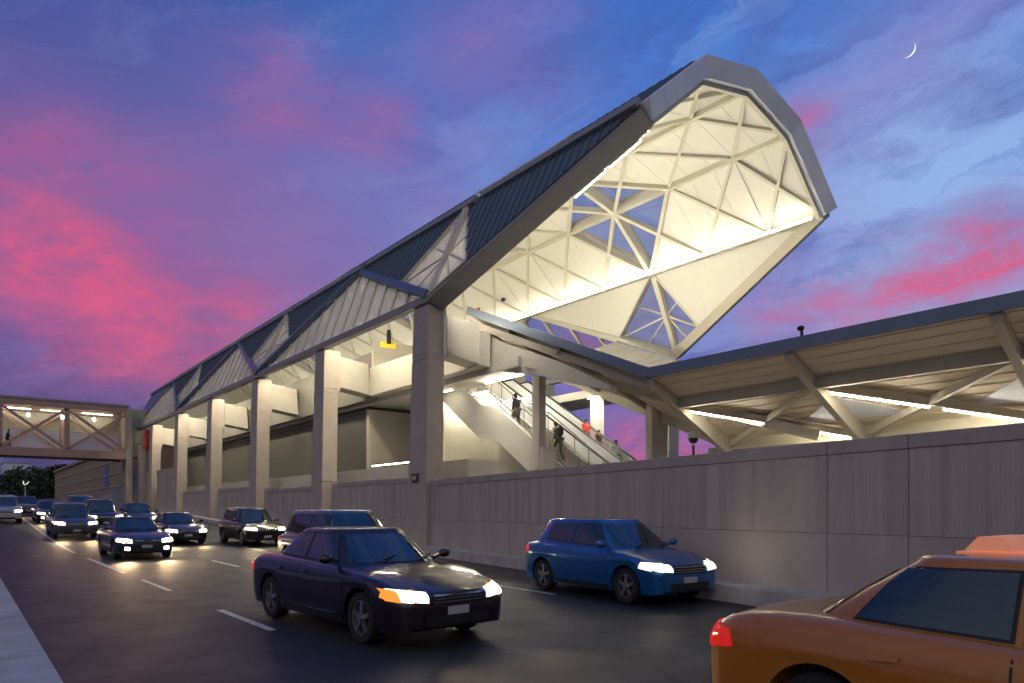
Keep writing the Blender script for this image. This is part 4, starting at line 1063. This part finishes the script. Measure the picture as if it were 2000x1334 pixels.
    patch(bs, ((-W2*.52, .27), (W2*.52, .27), (W2*.56, .40), (-W2*.56, .40)), 'x', 1, off=.008, nx=10, ny=4).build('lower_grille', 'black', root, smooth=True, recalc=False)
    for sg in (1, -1):
        zb = (zg-.20) if sg > 0 else .56
        patch(bs, ((-W2*.90, zb-.006), (W2*.90, zb-.006), (W2*.90, zb+.006), (-W2*.90, zb+.006)), 'x', sg, off=.003, nx=16, ny=1).build('bumper_seam', 'black', root, recalc=False)
    xc = k['xf'][0]
    m = MB()
    for s in (1, -1):
        q = patch(bs, ((xc+.02, s*W2*.80-.006), (L2-.34, s*W2*.70-.006), (L2-.34, s*W2*.70+.006), (xc+.02, s*W2*.80+.006)), 'z', 1, off=.003, nx=14, ny=1); m.add(q.v, q.f)
    m.build('bonnet_seam', 'black', root, recalc=False)
    fx = bs.ray_cast(Vector((4, 0, .46)), Vector((-1, 0, 0)))[0].x
    m = MB(); m.box(fx-.03, fx+.018, -.16, .16, .40, .50); m.build('number_plate', 'plate', root)
    return root
def place(o, u, v, rz=0.0, label=None, group=None, color=None, z=None):
    o.location = (u, v, road_z(u)+.005 if z is None else z); o.rotation_euler = (0, -math.atan((road_z(u+.5)-road_z(u-.5))), R(rz))
    if label: o['label'] = label
    if group: o['group'] = group
    if color:
        for ch in o.children:
            if ch.name.split('.')[0] in ('body', 'cabin', 'mirror', 'door_handle'):
                ch.material_slots[0].link = 'OBJECT'; ch.material_slots[0].material = PAINT[color]
    return o
def beam(car, kind, e=260):
    k = KIND[kind]
    for s in (1, -1):
        l = bpy.data.lights.new('headlight_beam', 'SPOT'); l.energy = e*.95; l.spot_size = R(62); l.spot_blend = .8; l.color = (1, .68, .34); l.shadow_soft_size = .05
        o = bpy.data.objects.new('headlight_beam', l); COL.objects.link(o); o.parent = car
        o.location = (k['L']/2+.06, s*.62, .62); o.rotation_euler = (R(90-9), 0, R(-90))
TG = 'cars driving toward the camera'
sedan = place(make_car('sedan', 'dark plum sedan in the nearest lane with both headlights lit', 'car', 'purple', amber=True), 13.4, -9.6, 3); 
sedan2 = make_car('sedan', 'navy sedan with lit headlights and fog lamps', 'car', 'navy', fog=True)
place(sedan2, -5.4, -9.35, 0, 'navy sedan with headlights and fog lamps lit behind the plum car', TG)
def more(src, u, v, label, color, rz=0):
    return place(copy_tree(src), u, v, rz, label, TG, color)
van = place(make_car('minivan', 'silver blue minivan partly hidden behind the plum sedan', 'car', 'silver'), 6.0, -6.5); van['group'] = TG; sedan['group'] = TG
suv = place(make_car('suv', 'black suv driving close to the wall ahead of the column', 'car', 'black'), -10.4, -3.5); suv['group'] = TG
hatch = place(make_car('hatchback', 'bright blue hatchback passing in front of the ribbed wall', 'car', 'blue'), 13.3, -4.05, -6); hatch['group'] = TG
c3 = more(sedan2, -13.0, -6.2, 'dark sedan in the middle lane between navy sedan and black suv', 'black')
for ch in list(c3.children):
    if ch.name.startswith('fog_lamp'): bpy.data.objects.remove(ch)
c4 = more(suv, -18.4, -9.9, 'grey suv with lit lamps directly behind the navy sedan', 'grey')
c5 = more(suv, -25.0, -7.7, 'black suv following just right of the grey suv', 'black')
c6 = more(hatch, -25.5, -5.6, 'dark hatchback roof showing above the dark middle lane sedan', 'darkgrey')
c7 = more(sedan2, -32.0, -9.6, 'dark sedan next behind the grey suv', 'darkgrey')
c8 = more(suv, -32.5, -12.1, 'white suv at the far left frame edge beside the median', 'white')
c9 = more(hatch, -43.0, -10.2, 'navy hatchback in the distant queue under the footbridge edge', 'navy')
c10 = more(sedan2, -45.0, -6.6, 'grey sedan in the distant queue nearest the tan building', 'grey')
c11 = more(suv, -57.0, -10.6, 'pale suv beneath the footbridge at the end of the queue', 'white')
c12 = more(hatch, -58.0, -7.2, 'black hatchback beneath the footbridge at the end of the queue', 'black')
c13 = more(van, -36.0, -7.4, 'silver minivan in the distant queue behind the black suv', 'silver')
for c, k, e in ((sedan2, 'sedan', 190), (c3, 'sedan', 130), (suv, 'suv', 120), (c4, 'suv', 160), (c7, 'sedan', 130), (c9, 'hatchback', 130), (sedan, 'sedan', 70)): beam(c, k, e)
# taxi
taxi = make_car('sedan', 'burnt orange taxi with a roof sign cut off by the right frame edge', 'taxi', 'orange')
taxi.name = 'taxi_cab'
m = MB(); m.box(-.77, -.43, -.34, .34, 1.40, 1.44); m.add([(-.73, -.32, 1.45), (-.47, -.32, 1.45), (-.47, .32, 1.45), (-.73, .32, 1.45), (-.67, -.29, 1.53), (-.53, -.29, 1.53), (-.53, .29, 1.53), (-.67, .29, 1.53)],
    [(0, 1, 2, 3), (7, 6, 5, 4), (0, 4, 5, 1), (1, 5, 6, 2), (2, 6, 7, 3), (3, 7, 4, 0)])
M['sign_lamp'] = mat('roof_sign_lamp', (.5, .2, .12), .4, emit=((1, .35, .2), .35))
m.build('roof_sign', 'sign_lamp', taxi)
place(taxi, 22.0, -9.25, -2)

# ------------------------------------------------------------------ people
M['skin'] = mat('skin', (.42, .26, .18), .6); M['hair'] = mat('dark_hair', (.015, .012, .010), .7)
CL = {n: mat('cloth_'+n, c, .85, noise=.12, nscale=9) for n, c in dict(black=(.016, .016, .018), olive=(.06, .055, .03), red=(.62, .035, .02), white=(.8, .78, .7), brown=(.10, .05, .03), grey=(.06, .06, .065), yellow=(.60, .46, .14), jeans=(.03, .04, .07)).items()}
def skin_mesh(verts, edges, radii, root=0, sub=1):
    me = bpy.data.meshes.new('tmp'); me.from_pydata(verts, edges, []); o = bpy.data.objects.new('tmp', me); COL.objects.link(o)
    md = o.modifiers.new('skin', 'SKIN')
    if not me.skin_vertices: me.attributes
    sv = me.skin_vertices[0].data
    for i, r in enumerate(radii): sv[i].radius = (r, r) if not isinstance(r, tuple) else r; sv[i].use_root = (i == root)
    s = o.modifiers.new('sub', 'SUBSURF'); s.levels = sub; s.render_levels = sub
    dg = bpy.context.evaluated_depsgraph_get(); ev = o.evaluated_get(dg); m2 = bpy.data.meshes.new_from_object(ev)
    out = MB(); out.v = [tuple(v.co) for v in m2.vertices]; out.f = [tuple(p.vertices) for p in m2.polygons]
    bpy.data.objects.remove(o); bpy.data.meshes.remove(m2); return out
def person(label, loc, rz, J, top, bottom, coat=False, shorts=False, h=1.0, group='people on the stairs and escalator'):
    """J overrides joints (x forward, y left, z up)"""
    D = dict(pelvis=(0, 0, .95), waist=(0, 0, 1.08), chest=(0, 0, 1.3), neck=(.01, 0, 1.46), skull=(.02, 0, 1.53), crown=(.03, 0, 1.64),
             hipL=(0, .09, .90), kneeL=(.02, .10, .50), ankL=(0, .10, .09), toeL=(.16, .11, .04), hipR=(0, -.09, .90), kneeR=(.02, -.10, .50), ankR=(0, -.10, .09), toeR=(.16, -.11, .04),
             shL=(0, .18, 1.40), elL=(-.03, .25, 1.13), wrL=(.05, .25, .90), haL=(.07, .25, .82), shR=(0, -.18, 1.40), elR=(-.03, -.25, 1.13), wrR=(.05, -.25, .90), haR=(.07, -.25, .82))
    D.update(J); P = {k: Vector(v)*h for k, v in D.items()}
    t = thing('person', label, 'person', loc, group, R(rz)); WLOC[t.name] = Vector((0, 0, 0))
    def sk(chains, rad, root):
        names = []; E = []
        for c in chains:
            for i, a in enumerate(c):
                if a not in names: names.append(a)
                if i: E.append((names.index(c[i-1]), names.index(a)))
        return skin_mesh([tuple(P[a]) for a in names], E, [rad[a]*h if not isinstance(rad[a], tuple) else tuple(x*h for x in rad[a]) for a in names], names.index(root))
    rb = dict(pelvis=.12, waist=.105, chest=.125, neck=.05, skull=.075, crown=.07, hipL=.085, kneeL=.055, ankL=.036, toeL=.03, hipR=.085, kneeR=.055, ankR=.036, toeR=.03,
              shL=.052, elL=.04, wrL=.027, haL=.03, shR=.052, elR=.04, wrR=.027, haR=.03)
    b = sk([('pelvis', 'waist', 'chest', 'neck', 'skull', 'crown'), ('pelvis', 'hipL', 'kneeL', 'ankL', 'toeL'), ('pelvis', 'hipR', 'kneeR', 'ankR', 'toeR'),
            ('chest', 'shL', 'elL', 'wrL', 'haL'), ('chest', 'shR', 'elR', 'wrR', 'haR')], rb, 'pelvis')
    f = P['skull']; b.ball(f+Vector((.085, 0, .02))*h, .018*h, .014*h, .022*h, 8, 6)            # nose, ears, brow, chin
    for s in (1, -1): b.ball(f+Vector((.0, s*.078, .03))*h, .02*h, .01*h, .03*h, 8, 6); b.ball(f+Vector((.068, s*.03, .045))*h, .012*h, .014*h, .01*h, 8, 6)
    b.ball(f+Vector((.06, 0, -.045))*h, .03*h, .035*h, .025*h, 8, 6)
    for s in 'LR':                                                       # four fingers and a thumb on each hand
        w, hd = P['wr'+s], P['ha'+s]; d = (hd-w).normalized(); lat = d.cross(Vector((0, 1, 0))).normalized(); n = d.cross(lat)
        for i, (o, l) in enumerate(((-.027, .062), (-.009, .075), (.009, .07), (.027, .055))):
            p0 = hd+lat*(o*h)+d*(.012*h); m1 = p0+d*(l*.55*h)+n*(.008*h); p2 = m1+d*(l*.4*h)+n*(.025*h); b.tube([p0-d*.02*h, p0, m1, p2], .0085*h, 6, .006*h)
        p0 = w+(hd-w)*.4+lat*(.02*h); b.tube([p0, p0+lat*(.03*h)+d*(.03*h), p0+lat*(.035*h)+d*(.06*h)], .0095*h, 6, .007*h)
    b.build('body', 'skin', t, smooth=True, angle=180)
    rj = {k: v+.018 for k, v in rb.items()}; rj['chest'] = .15; rj['waist'] = .135; rj['shL'] = rj['shR'] = .075; rj['wrL'] = rj['wrR'] = .042; rj['neck'] = .062
    P['hem'] = P['pelvis']+Vector((0, 0, -.05 if not coat else -.42))*h; rj['hem'] = .14 if not coat else .17; P['nk'] = P['neck']-Vector((0, 0, .03))*h; rj['nk'] = .066
    sk([('hem', 'waist', 'chest', 'nk'), ('chest', 'shL', 'elL', 'wrL'), ('chest', 'shR', 'elR', 'wrR')], rj, 'chest').build('jacket' if top != 'white' else 'shirt', CL[top], t, smooth=True, angle=180)
    rt = {k: v+.016 for k, v in rb.items()}
    ends = ('kneeL', 'kneeR') if shorts else ('ankL', 'ankR')
    ch = [('pelvis', 'hipL', 'kneeL') + (() if shorts else ('ankL',)), ('pelvis', 'hipR', 'kneeR') + (() if shorts else ('ankR',))]
    sk(ch, rt, 'pelvis').build('trousers' if not shorts else 'shorts', CL[bottom], t, smooth=True, angle=180)
    for s in 'LR':
        m = MB(); a, e = P['ank'+s], P['toe'+s]; m.tube([a+Vector((-.05, 0, -.03))*h, a+(e-a)*.3, e, e+(e-a)*.3], .05*h, 10, .03*h); m.build('shoe', CL['black'], t, smooth=True, angle=180)
    m = MB(); m.ball(P['crown']+Vector((-.022, 0, -.01))*h, .094*h, .088*h, .085*h, 14, 10); m.ball(f+Vector((-.05, 0, .02))*h, .062*h, .07*h, .08*h, 12, 8); m.build('hair', 'hair', t, smooth=True, angle=180)
    return t, P
def climb(lean=.0):
    return dict(kneeL=(.22, .10, .68), ankL=(.16, .10, .27), toeL=(.31, .11, .22), kneeR=(.06, -.10, .48), ankR=(-.12, -.10, .10), toeR=(.03, -.11, .04),
                waist=(.03+lean*.4, 0, 1.08), chest=(.07+lean, 0, 1.29), neck=(.11+lean*1.4, 0, 1.44), skull=(.14+lean*1.5, 0, 1.51), crown=(.15+lean*1.5, 0, 1.62),
                shL=(.07+lean, .18, 1.38), shR=(.07+lean, -.18, 1.38), elL=(-.08+lean, .25, 1.12), wrL=(.05+lean, .25, .92), haL=(.08+lean, .25, .84), elR=(.14+lean, -.24, 1.13), wrR=(.30+lean, -.2, 1.0), haR=(.36+lean, -.2, .95))
t, P = person('person in a long black coat climbing the stairs highest of all', (-1.95, 6.0, stz(-1.95)), 180, climb(), 'black', 'olive', coat=True, h=1.03)
t, P = person('person with black backpack leaning forward on the lower stairs', (.85, 6.1, stz(.85)), 180, climb(.08), 'grey', 'olive', h=1.03)
m = MB(); c = P['chest']+Vector((-.21, 0, -.02)); m.ball(c, .12, .16, .24, 14, 10); m.ball(c+Vector((-.08, 0, -.08)), .06, .11, .11, 12, 8)
o = m.build('backpack', CL['black'], None, smooth=True, angle=180); o.location = t.location; o.rotation_euler = t.rotation_euler
tag(o, 'black backpack carried by the person leaning on the stairs', 'backpack')
stand = dict(elR=(.05, -.25, 1.15), wrR=(.22, -.2, 1.05), haR=(.29, -.19, 1.03))
person('person in a bright red top standing on the escalator', (-1.1, 9.7, ez(-1.1)-.05), 8, stand, 'red', 'black')
person('person in brown standing just below the red top on the escalator', (-.3, 9.75, ez(-.3)-.05), 10, stand, 'brown', 'black', h=.93)
t, P = person('person in a white shirt and dark shorts at the escalator foot', (.8, 9.75, ez(.8)-.05), -20, dict(elL=(.06, .27, 1.14), wrL=(.14, .3, .93), haL=(.15, .31, .85)), 'white', 'black', shorts=True)
p = P['haL']; m = MB(); c = p+Vector((.0, .02, -.34)); m.ball(c, .19, .10, .2, 14, 10); m.tube([p+Vector((-.1, .02, -.2)), p+Vector((-.04, 0, -.03)), p+Vector((.04, 0, -.03)), p+Vector((.1, .02, -.2))], .012, 6)
o = m.build('bag', CL['yellow'], None, smooth=True, angle=180); o.location = t.location; o.rotation_euler = t.rotation_euler
tag(o, 'yellow bag hanging from the hand of the person in white', 'bag')
person('person in dark clothes walking across the footbridge', (-55.0, -10.9, 7.37), 90, climb(), 'black', 'black', group=None)
t = thing('banner', 'small red upright panel at the station end of the footbridge', 'banner', (-50.8, -.2, 8.0))
m = MB(); m.box(-50.85, -50.8, -.5, .1, 7.4, 9.4); m.build('panel', 'red', t); m = MB(); m.tube([(-50.82, -.2, 5.3), (-50.82, -.2, 9.5)], .04, 6); m.build('pole', 'steel', t)
